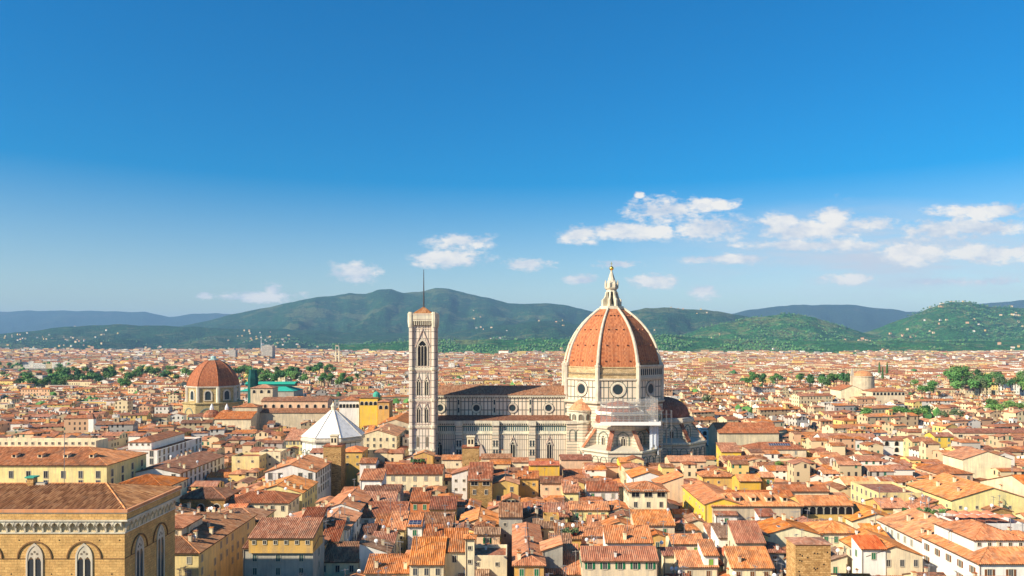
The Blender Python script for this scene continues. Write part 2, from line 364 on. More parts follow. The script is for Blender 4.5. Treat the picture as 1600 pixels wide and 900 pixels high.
# ---------------------------------------------------------------- houses
def slope(mb, pts, outer, t, near, m=0, me=1):
    """one roof plane: pts = eaveA, eaveB, then the upper edge; thickness t; tiled in real ribs when near"""
    P = [Vector(p) for p in pts]
    n = (P[1]-P[0]).cross(P[2]-P[1]).normalized(); U = (P[1]-P[0]).normalized(); Vv = n.cross(U)
    loc = [((p-P[0]).dot(U), (p-P[0]).dot(Vv)) for p in P]
    up = Vector((0, 0, t))
    top = [p+up for p in P]
    for i in outer:
        j = (i+1) % len(P); mb.face([P[i], P[j], top[j], top[i]], me)
    mb.face(list(reversed(P)), me)
    if not near: mb.face(top, m, uv=loc); return
    chain = [loc[0]]+list(reversed(loc[2:]))+[loc[1]]
    cu = [c[0] for c in chain]; cv = [c[1] for c in chain]
    W = loc[1][0]; per = near
    us = set(); k = 0
    while k*per < W:
        for f in (0, .25, .5, .75):
            if k*per+f*per < W: us.add(round(k*per+f*per, 3))
        k += 1
    us.add(round(W, 3)); us |= {round(c, 3) for c in cu if 0 < c < W}
    us = sorted(us); prof = [0, .15, .19, .15]
    def off(u):
        f = (u % per)/per*4; i = int(f) % 4; return prof[i]+(prof[(i+1) % 4]-prof[i])*(f-int(f))
    q = [(u, float(np.interp(u, cu, cv)), off(u)) for u in us]
    for (u0, v0, o0), (u1, v1, o1) in zip(q, q[1:]):
        if v0 < .01 and v1 < .01: continue
        b0 = top[0]+U*u0+n*o0; b1 = top[0]+U*u1+n*o1
        ps = [b0, b1]; uv = [(u0, 0), (u1, 0)]
        if v1 > .01: ps.append(top[0]+U*u1+Vv*v1+n*o1); uv.append((u1, v1))
        if v0 > .01: ps.append(top[0]+U*u0+Vv*v0+n*o0); uv.append((u0, v0))
        mb.face(ps, m, uv=uv)

def shape(x0, x1, y0, y1, z, kind, p, o=.55, g=.25):
    """-> wall faces, roof planes [(points, outer edges)], ridge lines"""
    xm, ym = (x0+x1)/2, (y0+y1)/2
    b = [(x0, y0, 0), (x1, y0, 0), (x1, y1, 0), (x0, y1, 0)]
    def W(z00, z10, z11, z01, extra=None):
        t = [(x0, y0, z00), (x1, y0, z10), (x1, y1, z11), (x0, y1, z01)]
        out = {}
        for i, k in enumerate('SENW'):
            j = (i+1) % 4; f = [b[i], b[j], t[j]]
            if extra and k in extra: f.append(extra[k])
            f.append(t[i]); out[k] = f
        return out
    e = p*o
    if kind == 'gx':
        zr = z+p*(y1-y0)/2
        A, B, C, D = (x0-g, y0-o, z-e), (x1+g, y0-o, z-e), (x1+g, ym, zr), (x0-g, ym, zr)
        A2, B2 = (x1+g, y1+o, z-e), (x0-g, y1+o, z-e)
        return W(z, z, z, z, {'E': (x1, ym, zr), 'W': (x0, ym, zr)}), [((A, B, C, D), (0, 1, 3)), ((A2, B2, D, C), (0, 1, 3))], [(D, C)]
    if kind == 'gy':
        zr = z+p*(x1-x0)/2
        A, B, C, D = (x0-o, y1+g, z-e), (x0-o, y0-g, z-e), (xm, y0-g, zr), (xm, y1+g, zr)
        A2, B2 = (x1+o, y0-g, z-e), (x1+o, y1+g, z-e)
        return W(z, z, z, z, {'S': (xm, y0, zr), 'N': (xm, y1, zr)}), [((A, B, C, D), (0, 1, 3)), ((A2, B2, D, C), (0, 1, 3))], [(C, D)]
    if kind == 'hip':
        X0, X1, Y0, Y1 = x0-o, x1+o, y0-o, y1+o; ze = z-e
        h = min(X1-X0, Y1-Y0)/2; zr = ze+p*h
        if X1-X0 >= Y1-Y0: r0, r1 = (X0+h, ym, zr), (X1-h, ym, zr)
        else: r0, r1 = (xm, Y0+h, zr), (xm, Y1-h, zr)
        a, bb, c, d = (X0, Y0, ze), (X1, Y0, ze), (X1, Y1, ze), (X0, Y1, ze)
        if X1-X0 >= Y1-Y0:
            pl = [((a, bb, r1, r0), (0,)), ((bb, c, r1), (0,)), ((c, d, r0, r1), (0,)), ((d, a, r0), (0,))]
            rl = [(r0, r1), (a, r0), (d, r0), (bb, r1), (c, r1)]
        else:
            pl = [((a, bb, r0), (0,)), ((bb, c, r1, r0), (0,)), ((c, d, r1), (0,)), ((d, a, r0, r1), (0,))]
            rl = [(r0, r1), (a, r0), (bb, r0), (c, r1), (d, r1)]
        pl = [(tuple(q for i, q in enumerate(pp) if i == 0 or (Vector(q)-Vector(pp[i-1])).length > .01), oo) for pp, oo in pl]
        return W(z, z, z, z), pl, [(q, r) for q, r in rl if (Vector(q)-Vector(r)).length > .3]
    if kind == 'ss':   # slopes down to the viewer
        zr = z+p*(y1-y0)
        return W(z, z, zr, zr), [(((x0-g, y0-o, z-e), (x1+g, y0-o, z-e), (x1+g, y1+.1, zr+.1*p), (x0-g, y1+.1, zr+.1*p)), (0, 1, 2, 3))], []
    if kind == 'sw':
        zr = z+p*(x1-x0)
        return W(z, zr, zr, z), [(((x0-o, y1+g, z-e), (x0-o, y0-g, z-e), (x1+.1, y0-g, zr+.1*p), (x1+.1, y1+g, zr+.1*p)), (0, 1, 2, 3))], []
    if kind == 'se':
        zr = z+p*(x1-x0)
        return W(zr, z, z, zr), [(((x1+o, y0-g, z-e), (x1+o, y1+g, z-e), (x0-.1, y1+g, zr+.1*p), (x0-.1, y0-g, zr+.1*p)), (0, 1, 2, 3))], []
    # flat terrace with a parapet
    return W(z, z, z, z), None, []

# window prototypes: origin at the sill centre, outward normal -Y
def win_proto(name, w, h, pane, trim=True, arch=False):
    mb = MB()
    mb.box(-w/2, w/2, -.05, .02, 0, h, 1)
    if trim:
        t = .16
        mb.box(-w/2-t, -w/2, -.12, .02, -t, h+t, 0); mb.box(w/2, w/2+t, -.12, .02, -t, h+t, 0)
        mb.box(-w/2, w/2, -.12, .02, h, h+t, 0); mb.box(-w/2, w/2, -.16, .02, -t, 0, 0)
        mb.box(-.04, .04, -.07, .02, .02, h-.02, 0)
    return proto(mb, name, [M_SILL, pane])
def shutter_proto(m):
    mb = MB(); mb.box(-.28, .28, -.10, -.02, 0, 1.75, 0); mb.box(-.22, .22, -.125, -.10, .1, .8, 0); mb.box(-.22, .22, -.125, -.10, .95, 1.65, 0)
    return proto(mb, 'shutter', [m])
WIN = {k: win_proto('window', 1.05, 1.75, m) for k, m in (('glass', M_GLASS), ('green', M_GREEN), ('brown', M_BROWN), ('grey', M_GREY), ('slate', M_SLATE), ('lime', M_LIME))}
WIN['small'] = win_proto('small_window', .8, .9, M_DARK)
WIN['wide'] = win_proto('wide_window', 2.4, 1.5, M_GLASS)
WIN['big'] = win_proto('tall_window', 1.5, 2.6, M_GLASS)
WIN['loggia'] = win_proto('loggia_opening', 2.6, 2.3, M_DARK)
def _arch():
    mb = MB(); pts = [(-1.1, 0), (1.1, 0)]+[(1.1*math.cos(a), 1.5+1.1*math.sin(a)) for a in np.linspace(0, math.pi, 9)]
    mb.extr(pts, (0, 0, 0), (1, 0, 0), (0, -1, 0), -.02, .06, 1)
    o2 = [(-1.4, 0)]+[(1.4*math.cos(a), 1.5+1.4*math.sin(a)) for a in np.linspace(math.pi, 0, 9)]+[(1.4, 0)]
    i2 = [(-1.1, 0)]+[(1.1*math.cos(a), 1.5+1.1*math.sin(a)) for a in np.linspace(math.pi, 0, 9)]+[(1.1, 0)]
    for k in range(len(o2)-1): mb.extr([i2[k], i2[k+1], o2[k+1], o2[k]], (0, 0, 0), (1, 0, 0), (0, -1, 0), -.02, .14, 0)
    return proto(mb, 'arched_window', [M_SILL, M_DARK])
WIN['arch'] = _arch()
SHUT = {'green': shutter_proto(M_GREEN), 'brown': shutter_proto(M_BROWN), 'grey': shutter_proto(M_GREY), 'slate': shutter_proto(M_SLATE)}
def _chim(h, w):
    mb = MB(); mb.box(-w/2, w/2, -w/2, w/2, -.8, h, 0); mb.box(-w/2-.1, w/2+.1, -w/2-.1, w/2+.1, h, h+.12, 0)
    for dx in (-.25, .25): mb.box(dx*w*1.2-.1, dx*w*1.2+.1, -w/2+.1, w/2-.1, h+.12, h+.4, 0)
    mb.face([(-w/2-.2, -w/2-.2, h+.4), (w/2+.2, -w/2-.2, h+.4), (0, w/2, h+.75)], 1); mb.box(-w/2-.15, w/2+.15, -w/2-.15, w/2+.15, h+.4, h+.5, 1)
    return mb
CHIM = [proto(_chim(1.1, .65), 'chimney', [WALLS['beige'], TILES['red']]), proto(_chim(1.5, .85), 'chimney', [WALLS['cream'], TILES['orange']]), proto(_chim(.9, .55), 'chimney', [WALLS['white'], TILES['brown']])]
def _dish():
    mb = MB(); rings = []
    for i in range(5):
        r = .55*i/4; y = -.2+.16*(i/4)**2
        rings.append([(r*math.cos(a), y+.1*math.sin(a)*i/4, 1.5+r*math.sin(a)) for a in np.linspace(0, 2*math.pi, 13)[:-1]])
    mb.loft(rings[1:], 0, True, False); mb.tube((0, .05, -.3), (0, .05, 1.5), .05, 5)
    mb.tube((0, -.25, 1.5), (0, -.75, 1.45), .03, 4)
    return proto(mb, 'satellite_dish', [M_WHITE])
DISH = _dish()
def _aer():
    mb = MB(); mb.tube((0, 0, -.3), (0, 0, 4.2), .09, 5)
    mb.tube((-1, 0, 3.9), (1, 0, 3.9), .07, 4)
    for k in range(6): mb.tube((-.9+.36*k, -.45, 3.9), (-.9+.36*k, .45, 3.9), .025, 4)
    mb.tube((0, -.6, 3.1), (0, .6, 3.1), .035, 4)
    return proto(mb, 'aerial', [M_METAL])
AER = _aer()
def _skl():
    mb = MB(); mb.box(-.6, .6, -.8, .8, 0, .22, 0); mb.box(-.5, .5, -.7, .7, .22, .25, 1)
    return proto(mb, 'skylight', [M_SILL, M_GLASS])
SKL = _skl()
def _dorm():
    mb = MB(); mb.box(-.9, .9, -1.2, 1.4, -.6, 1.2, 0); mb.face([(-1.15, -1.5, 1.2), (1.15, -1.5, 1.2), (1.15, 1.6, 1.9), (-1.15, 1.6, 1.9)], 1)
    mb.box(-1.15, 1.15, -1.5, 1.5, 1.08, 1.2, 1); mb.box(-.5, .5, -1.26, -1.2, .0, .95, 2)
    return proto(mb, 'dormer', [WALLS['cream'], TILES['orange'], M_DARK])
DORM = _dorm()

HOUSES = []          # every individual house: dict for the labels
FOOT = []            # taken footprints
def taken(x0, x1, y0, y1, s=0.0):
    for a in FOOT:
        if x0 < a[1]-s and x1 > a[0]+s and y0 < a[3]-s and y1 > a[2]+s: return a
    return None
def house(x0, x1, y0, y1, z, roof='gx', wall='cream', tile='orange', wins='glass', shut=None, p=.33, label=None, name='house', cat='house',
          rows=3, step=3.3, sides=None, clutter=1.0, group='houses of the old town', foot=True, bay=None, winrows=None, first=1.0, dormers=0, pent=None, nowin=False, o=.55, jit=0.0, kind_plain=False):
    near = .52 if y0 < 250 else (.6 if y0 < 330 else 0)
    root = thing(name, label or '', cat, ((x0+x1)/2, y0, 0), group)
    ch = Child(root)
    if foot: FOOT.append((x0, x1, y0, y1))
    walls, planes, ridges = shape(x0, x1, y0, y1, z, roof, p, o)
    mb = MB()
    for f in walls.values(): mb.face(f, 0)
    if planes is None:
        mb.face([(x0+.3, y0+.3, z-.9), (x1-.3, y0+.3, z-.9), (x1-.3, y1-.3, z-.9), (x0+.3, y1-.3, z-.9)], 1)
        for f in ([(x0+.3, y0+.3), (x1-.3, y0+.3)], [(x1-.3, y0+.3), (x1-.3, y1-.3)], [(x1-.3, y1-.3), (x0+.3, y1-.3)], [(x0+.3, y1-.3), (x0+.3, y0+.3)]):
            (a, b), (c, d) = f; mb.face([(c, d, z-.9), (a, b, z-.9), (a, b, z), (c, d, z)], 0)
        a, b = [(x0, y0), (x1, y0), (x1, y1), (x0, y1)], [(x0+.3, y0+.3), (x1-.3, y0+.3), (x1-.3, y1-.3), (x0+.3, y1-.3)]
        for i in range(4):
            j = (i+1) % 4; mb.face([(*a[i], z), (*a[j], z), (*b[j], z), (*b[i], z)], 0)
        ch(mb, 'wall', [WALLS[wall], TILES['red']])
        rf = root; zt = z-.9
    else:
        ch(mb, 'wall', WALLS[wall])
        rb = MB()
        for pts, outer in planes: slope(rb, pts, outer, .2, near, 0, 1)
        for a, b in ridges:
            if near: rb.tube((a[0], a[1], a[2]+.26), (b[0], b[1], b[2]+.26), .17, 6, 2)
        rf = ch(rb, 'roof', [TILES[tile], M_EAVE, TILES['orange' if tile == 'brown' else tile]])
        zt = None
    D = dict(root=root, x=(x0+x1)/2, y=y0, z=z, x0=x0, x1=x1, roof=roof, wall=wall, tile=tile, shut=shut, wins=wins, nwin=0, label=label, area=(x1-x0)*z/y0/y0*1e3)
    HOUSES.append(D)
    # windows: the faces one can see
    sides = sides if sides is not None else ('S' if y0 > 190 or True else '')+('E' if x1 < 10 else '')+('W' if x0 > -10 else '')
    if not nowin:
        for sd in sides:
            L = (x1-x0) if sd == 'S' else (y1-y0)
            k = max(1, int((L-1.2)/step)) if bay is None else (bay if sd == 'S' else max(1, int((L-1.2)/step)))
            for r in range(rows):
                zz = z-first-1.75-r*3.5
                if zz < 2: break
                for i in range(k):
                    if clutter and rnd.random() < .12 and bay is None: continue
                    u = (i+.5)*L/k
                    if sd == 'S': lc, rz = (x0+u, y0, zz), 0
                    elif sd == 'E': lc, rz = (x1, y0+u, zz), math.pi/2
                    else: lc, rz = (x0, y1-u, zz), -math.pi/2
                    st = wins if isinstance(wins, str) else rnd.choice(wins)
                    if st == 'loggia' and r: st = 'glass'
                    lc = (lc[0]-root.location.x, lc[1]-root.location.y, lc[2])
                    wo = inst('window', WIN[st], root, lc, rz); D['nwin'] += 1
                    if shut and y0 < 270 and st in ('glass', shut) and r < 2:
                        for sx in (-.98, .98):
                            inst('shutter', SHUT[shut], wo, (sx, 0, 0))
    # roof clutter
    lx, ly = root.location.x, root.location.y
    def roofz(x, y):
        if zt is not None: return zt
        best = 0
        for pts, _ in planes:
            P = [Vector(q) for q in pts]; n = (P[1]-P[0]).cross(P[2]-P[1])
            zz = P[0].z-(n.x*(x-P[0].x)+n.y*(y-P[0].y))/n.z
            best = zz if best == 0 else min(best, zz)
        return best+.2
    D['roofz'] = roofz
    if clutter and rf is not None:
        A = (x1-x0)*(y1-y0)
        for k in range(int(rnd.random()*clutter*(1.9+A/70)+.5)):
            x, y = rnd.uniform(x0+.8, x1-.8), rnd.uniform(y0+.8, y1-.8)
            inst('chimney', rnd.choice(CHIM), rf, (x-lx, y-ly, roofz(x, y)), rnd.choice((0, math.pi/2)))
        if y0 < 330:
            for k in range(int(rnd.random()*clutter*2.6)):
                x, y = rnd.uniform(x0+.8, x1-.8), rnd.uniform(y0+.8, y1-.8)
                inst('satellite_dish', DISH, rf, (x-lx, y-ly, roofz(x, y)), rnd.uniform(-.6, .6))
            for k in range(int(rnd.random()*clutter*3.2)):
                x, y = rnd.uniform(x0+.8, x1-.8), rnd.uniform(y0+.8, y1-.8)
                inst('aerial', AER, rf, (x-lx, y-ly, roofz(x, y)), rnd.uniform(0, 3))
        if dormers:
            for k in range(dormers):
                x = x0+(k+.7)*(x1-x0)/(dormers+.6); y = y0+(y1-y0)*.22
                inst('dormer', DORM, rf, (x-lx, y-ly, roofz(x, y)))
        elif planes and y0 < 420 and rnd.random() < .3*clutter:
            x, y = rnd.uniform(x0+1.5, x1-1.5), rnd.uniform(y0+1, (y0+y1)/2)
            inst('skylight', SKL, rf, (x-lx, y-ly, roofz(x, y)))
    if y0 < 330 and planes and not kind_plain:
        for k in range(rnd.choice((0, 1, 1))):
            u = x0+.25 if rnd.random() < .5 else x1-.25
            m3 = MB(); m3.tube((u, y0-.1, 0), (u, y0-.1, z-.15), .075, 5); ch(m3, 'downpipe', M_PIPE)
    if jit: root.rotation_euler = (0, 0, jit)
    if pent:   # a lower block with a roof of its own standing on the house
        a0, a1, b0, b1, zz, kd, wl, tl = pent
        wf, pl, rg = shape(a0, a1, b0, b1, zz, kd, p, .4)
        m2 = MB()
        for f in wf.values(): m2.face([(q[0], q[1], max(q[2], z-1)) for q in f], 0)
        att = ch(m2, 'attic', WALLS[wl]); r2 = MB()
        if pl:
            for pts, outer in pl: slope(r2, pts, outer, .18, near, 0, 1)
            ro = r2.build('attic_roof', [TILES[tl], M_EAVE], loc=tuple(root.location)); ro.location = (0, 0, 0); ro.parent = att
        k = max(1, int((a1-a0)/2.6))
        for i in range(k):
            inst('window', WIN['small'], att, (a0+(i+.5)*(a1-a0)/k-lx, b0-ly, zz-1.45))
    return D
def H(px0, px1, py, z, dep, roof='gx', wall='cream', tile='orange', **k):
    """a house given by where its front eave stands: columns px0..px1 at row py, eave height z, depth dep"""
    Y = YZ(py, z)
    return house(PX(px0, Y), PX(px1, Y), Y, Y+dep, z, roof, wall, tile, **k)
# ---------------------------------------------------------------- landmarks
M_NAVE = marble('nave_marble', 2.1, 4.6, .19, pink=.35, voff=.2, green=(62, 82, 76))
M_AISLE = marble('aisle_marble', 1.15, 5.6, .11, pink=.45, voff=.6, green=(76, 94, 88))
M_FRIEZE = marble('frieze_marble', 1.15, 3.6, .34, (215, 212, 200), (70, 105, 98), pink=0, inner=False)
M_DRUM = marble('drum_marble', 2.5, 5.6, .22, pink=.3, voff=.6, green=(62, 82, 76))
M_BAND = marble('banded_marble', 30, 1.5, .14, (222, 208, 180), (112, 122, 112), pink=0, inner=False, base2=(206, 182, 156))
M_CAMP = marble('bell_tower_marble', 1.6, 3.6, .13, (226, 214, 194), (84, 98, 90), pink=.3, base2=(216, 200, 180))
M_BAPT = marble('baptistery_marble', 3.2, 5.2, .2, (232, 228, 216), (110, 122, 112), pink=0, inner=True)
M_TRIM = plaster('marble_trim', S(220, 208, 182), .4)
M_PINK = plaster('pink_marble_trim', S(214, 190, 170), .3)
M_RAW = stone('unfinished_drum_masonry', S(206, 182, 140), S(180, 150, 106), 1.2, .5)
M_DOME = tiles('dome_tiles', tri((166, 86, 42), (178, 97, 50), (192, 112, 62)), .2, rand=False)
M_DOME2 = tiles('aged_dome_tiles', tri((150, 84, 58), (166, 96, 66), (182, 112, 80)), .4)
M_OCULUS = flat('oculus_glass', (.03, .045, .05), rough=.3)
M_ARCHLINE = flat('green_marble_arch', S(118, 124, 110))
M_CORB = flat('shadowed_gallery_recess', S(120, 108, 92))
O8 = math.pi/8
def ang_frame(cx, cy, a, ap):
    """face frame of a polygon wall: origin on the face, tangent, normal; a = normal's angle"""
    n = (math.cos(a), math.sin(a), 0)
    return (cx+n[0]*ap, cy+n[1]*ap, 0), (-n[1], n[0], 0), n
def ring_pts(r, z, n=20): return [(r*math.cos(t), z+r*math.sin(t)) for t in np.linspace(0, 2*math.pi, n+1)[:-1]]
def annulus(mb, fr, r0, r1, z, d0, d1, m, n=20):
    o, t, nn = fr
    a, b = ring_pts(r0, z, n), ring_pts(r1, z, n)
    for i in range(n):
        j = (i+1) % n; mb.extr([a[i], b[i], b[j], a[j]], o, t, nn, d0, d1, m)
def oculus(ch, fr, z, r, name='oculus'):
    mb = MB(); annulus(mb, fr, r*.74, r, z, -.1, .45, 0); annulus(mb, fr, r*.64, r*.76, z, -.1, .2, 2); annulus(mb, fr, r, r*1.07, z, -.1, .1, 1)
    mb.extr(ring_pts(r*.68, z), *fr, -.1, .06, 1)
    return ch(mb, name, [M_TRIM, M_OCULUS, M_PINK])
def lancet(w, zs, n=6):
    """pointed arch outline of half width w springing at zs (from the foot upward, right to left)"""
    R_ = 2*w*.98
    r = [(w-R_+R_*math.cos(a), zs+R_*math.sin(a)) for a in np.linspace(0, math.acos((R_-w)/R_), n)]
    return r+[(-u, z) for u, z in reversed(r[:-1])]
def gothic_window(ch, fr, u, z0, zs, w, lights=2, gable=0.0, name='gothic_window', mats=None):
    """pointed window: stone surround, dark lights, optional gable above"""
    o, t, n = fr; o = (o[0]+t[0]*u, o[1]+t[1]*u, 0); fr = (o, t, n); mb = MB()
    fo = lancet(w*1.32, zs); fi = lancet(w, zs)
    for k in range(len(fo)-1): mb.extr([fi[k], fo[k], fo[k+1], fi[k+1]], *fr, -.1, .35, 0)
    mb.extr([(w, z0), (w*1.32, z0), fo[0], fi[0]], *fr, -.1, .35, 0); mb.extr([(-w*1.32, z0), (-w, z0), fi[-1], fo[-1]], *fr, -.1, .35, 0)
    mb.extr([(-w, z0), (w, z0)]+fi, *fr, -.1, .05, 1)
    for k in range(1, lights):
        x = -w+2*w*k/lights; mb.extr([(x-.13, z0), (x+.13, z0), (x+.13, zs+w*.5), (x-.13, zs+w*.5)], *fr, -.05, .22, 0)
    hw = w/lights
    top = zs+w*.35
    for k in range(lights):      # tracery heads
        x = -w+hw*(2*k+1)
        l = [(x+a, b) for a, b in lancet(hw*.92, top-hw*.9, 4)]
        for i in range(len(l)-1): mb.extr([l[i], (l[i][0]*1, l[i][1]+.35), (l[i+1][0], l[i+1][1]+.35), l[i+1]], *fr, -.02, .2, 0)
    if gable:
        zt = max(b for a, b in fo); hw = w*1.75
        for s in (-1, 1):
            q = [(s*hw, zs+w*.3), (s*hw*.86, zs+w*.3-.1), (0, zt+gable-.7), (0, zt+gable)]
            mb.extr(q if s < 0 else q[::-1], *fr, -.1, .45, 2)
        mb.extr([(-.25, zt+gable-.2), (.25, zt+gable-.2), (.12, zt+gable+1.2), (-.12, zt+gable+1.2)], *fr, -.1, .3, 0)
    return ch(mb, name, mats or [M_TRIM, M_DARK, M_PINK])
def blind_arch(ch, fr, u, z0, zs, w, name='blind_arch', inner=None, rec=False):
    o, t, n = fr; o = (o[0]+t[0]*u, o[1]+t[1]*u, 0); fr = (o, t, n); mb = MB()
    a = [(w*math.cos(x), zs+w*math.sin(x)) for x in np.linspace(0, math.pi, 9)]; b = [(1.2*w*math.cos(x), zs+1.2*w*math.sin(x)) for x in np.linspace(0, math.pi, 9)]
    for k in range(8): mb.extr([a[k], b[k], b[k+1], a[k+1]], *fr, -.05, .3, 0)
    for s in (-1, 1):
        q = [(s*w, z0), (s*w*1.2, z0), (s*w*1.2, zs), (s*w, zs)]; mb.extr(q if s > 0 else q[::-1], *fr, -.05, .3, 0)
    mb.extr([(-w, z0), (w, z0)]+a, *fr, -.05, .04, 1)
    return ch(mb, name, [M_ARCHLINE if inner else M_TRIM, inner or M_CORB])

# ---- cathedral
CX, CY = 56.0, 425.0
duomo = thing('cathedral', 'marble cathedral with a huge orange ribbed dome and long nave beside the bell tower', 'cathedral', (CX, CY, 0))
ch = Child(duomo)
XW, XE = -52.0, 33.0
YA, YC = 403.5, 414.0
mb = MB(); mb.box(XW, XE, YA, 446.5, 0, 24.6, 0, 'TB'); aw = ch(mb, 'aisle_wall', M_AISLE)
mb = MB(); mb.box(XW-.2, XE, YA-.5, 447, 24.6, 25.3, 0); mb.box(XW, XE, YA-.1, 446.6, 25.3, 26.3, 0); mb.box(XW-.2, XE, YA-.45, 447, 29.1, 29.5, 0); ch(mb, 'string_course', M_TRIM)
mb = MB(); mb.box(XW, XE, YA, 446.5, 26.3, 29.1, 0, 'TB'); ch(mb, 'frieze', M_FRIEZE)
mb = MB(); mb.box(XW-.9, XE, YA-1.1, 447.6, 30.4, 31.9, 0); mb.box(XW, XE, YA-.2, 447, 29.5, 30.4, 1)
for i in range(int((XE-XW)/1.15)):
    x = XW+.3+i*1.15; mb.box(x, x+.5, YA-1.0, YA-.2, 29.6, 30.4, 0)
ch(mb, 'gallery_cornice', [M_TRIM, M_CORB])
mb = MB(); slope(mb, [(XW-.5, YA-.6, 31.95), (XE, YA-.6, 31.95), (XE, YC+.2, 33.6), (XW-.5, YC+.2, 33.6)], (0, 1, 3), .25, 0, 0, 0); slope(mb, [(XE, 447.1, 31.95), (XW-.5, 447.1, 31.95), (XW-.5, 435.8, 33.6), (XE, 435.8, 33.6)], (0, 1, 3), .25, 0, 0, 0)
ch(mb, 'aisle_roof', TILES['brown'])
mb = MB(); mb.box(XW, XE, YC, 436, 28, 43.2, 0, 'TB')
for f in ((XW, 0),):
    mb.face([(XW, 414, 43.2), (XW, 425, 49.0), (XW, 436, 43.2)], 0)
ch(mb, 'clerestory_wall', M_NAVE)
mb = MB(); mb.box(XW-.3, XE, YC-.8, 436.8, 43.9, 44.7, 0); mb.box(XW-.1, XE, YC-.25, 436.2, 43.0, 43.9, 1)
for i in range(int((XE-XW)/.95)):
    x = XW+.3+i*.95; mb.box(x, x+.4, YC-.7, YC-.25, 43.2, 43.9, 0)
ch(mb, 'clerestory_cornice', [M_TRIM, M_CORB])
mb = MB(); slope(mb, [(XW-.5, YC-1, 44.75), (XE-1, YC-1, 44.75), (XE-1, 425, 49.2), (XW-.5, 425, 49.2)], (0, 1, 3), .25, 0, 0, 0); slope(mb, [(XE-1, 437, 44.75), (XW-.5, 437, 44.75), (XW-.5, 425, 49.2), (XE-1, 425, 49.2)], (0, 1, 3), .25, 0, 0, 0)
ch(mb, 'nave_roof', TILES['brown'])
frC = ((0, YC, 0), (1, 0, 0), (0, -1, 0)); frA = ((0, YA, 0), (1, 0, 0), (0, -1, 0))
for k in range(4): oculus(ch, ((-39.3+19.8*k, YC, 0), (1, 0, 0), (0, -1, 0)), 37.7, 2.75)
for k in range(5):
    x = -48.8+19.6*k
    mb = MB(); mb.box(x-.7, x+.7, YC-.5, YC, 33.5, 43, 0)
    for z in (35.2, 39.6): mb.box(x-.42, x+.42, YC-.53, YC-.5, z, z+2.6, 1)
    ch(mb, 'pilaster', [M_TRIM, M_OCULUS])
for k in range(4):
    x = -28.3+19.5*k if k < 3 else 30.6
    if k == 3: continue
    mb = MB(); mb.box(x-1.7, x+1.7, YA-1.6, YA, 0, 29.4, 0); mb.box(x-2.0, x+2.0, YA-2.3, YA, 29.4, 31.9, 1)
    mb.box(x-1.8, x+1.8, YA-1.75, YA, 24.5, 25.5, 1)
    for z in (13.5, 18.3):
        for s in (-.75, .75): mb.box(x+s-.42, x+s+.42, YA-1.66, YA-1.6, z, z+3.2, 2)
    ch(mb, 'buttress', [M_BAND, M_TRIM, M_OCULUS])
for k in range(4): gothic_window(ch, frA, -38.6+19.5*k, 8.5, 18.5, 1.15, 2, 2.6)
for x in (-31.5, -16.5):
    mb = MB(); mb.extr([(-2.6, 0), (2.6, 0), (2.6, 13), (0, 19.5), (-2.6, 13)], (x, YA, 0), (1, 0, 0), (0, -1, 0), -.1, .9, 0)
    mb.extr([(-1.3, 0), (1.3, 0)]+lancet(1.3, 8), (x, YA, 0), (1, 0, 0), (0, -1, 0), .8, .95, 1)
    ch(mb, 'portal', [M_PINK, M_DARK])
# drum
mb = MB(); mb.ngon(CX, CY, 8, [(28.8, 0), (28.8, 41.2)], 0, O8, False, False); ch(mb, 'crossing_wall', M_BAND)
mb = MB(); mb.ngon(CX, CY, 8, [(29.6, 41.2), (29.9, 41.9), (29.9, 42.5), (28.3, 42.6)], 0, O8); mb.ngon(CX, CY, 8, [(28.8, 40.2), (29.3, 41.2)], 1, O8); ch(mb, 'drum_base_cornice', [M_TRIM, M_CORB])
mb = MB(); mb.ngon(CX, CY, 8, [(28.4, 42.6), (28.4, 53.4)], 0, O8, False, False); drum = ch(mb, 'drum', M_DRUM)
mb = MB(); mb.ngon(CX, CY, 8, [(28.7, 53.2), (29.2, 53.7), (29.2, 54.4), (27.9, 54.5)], 0, O8); ch(mb, 'drum_cornice', M_TRIM)
mb = MB(); mb.ngon(CX, CY, 8, [(27.9, 54.4), (27.9, 60.0), (28.3, 60.1), (28.3, 60.6), (28, 60.7)], 0, O8)
ch(mb, 'unfinished_band', M_RAW)
ap = 28.4*math.cos(O8)
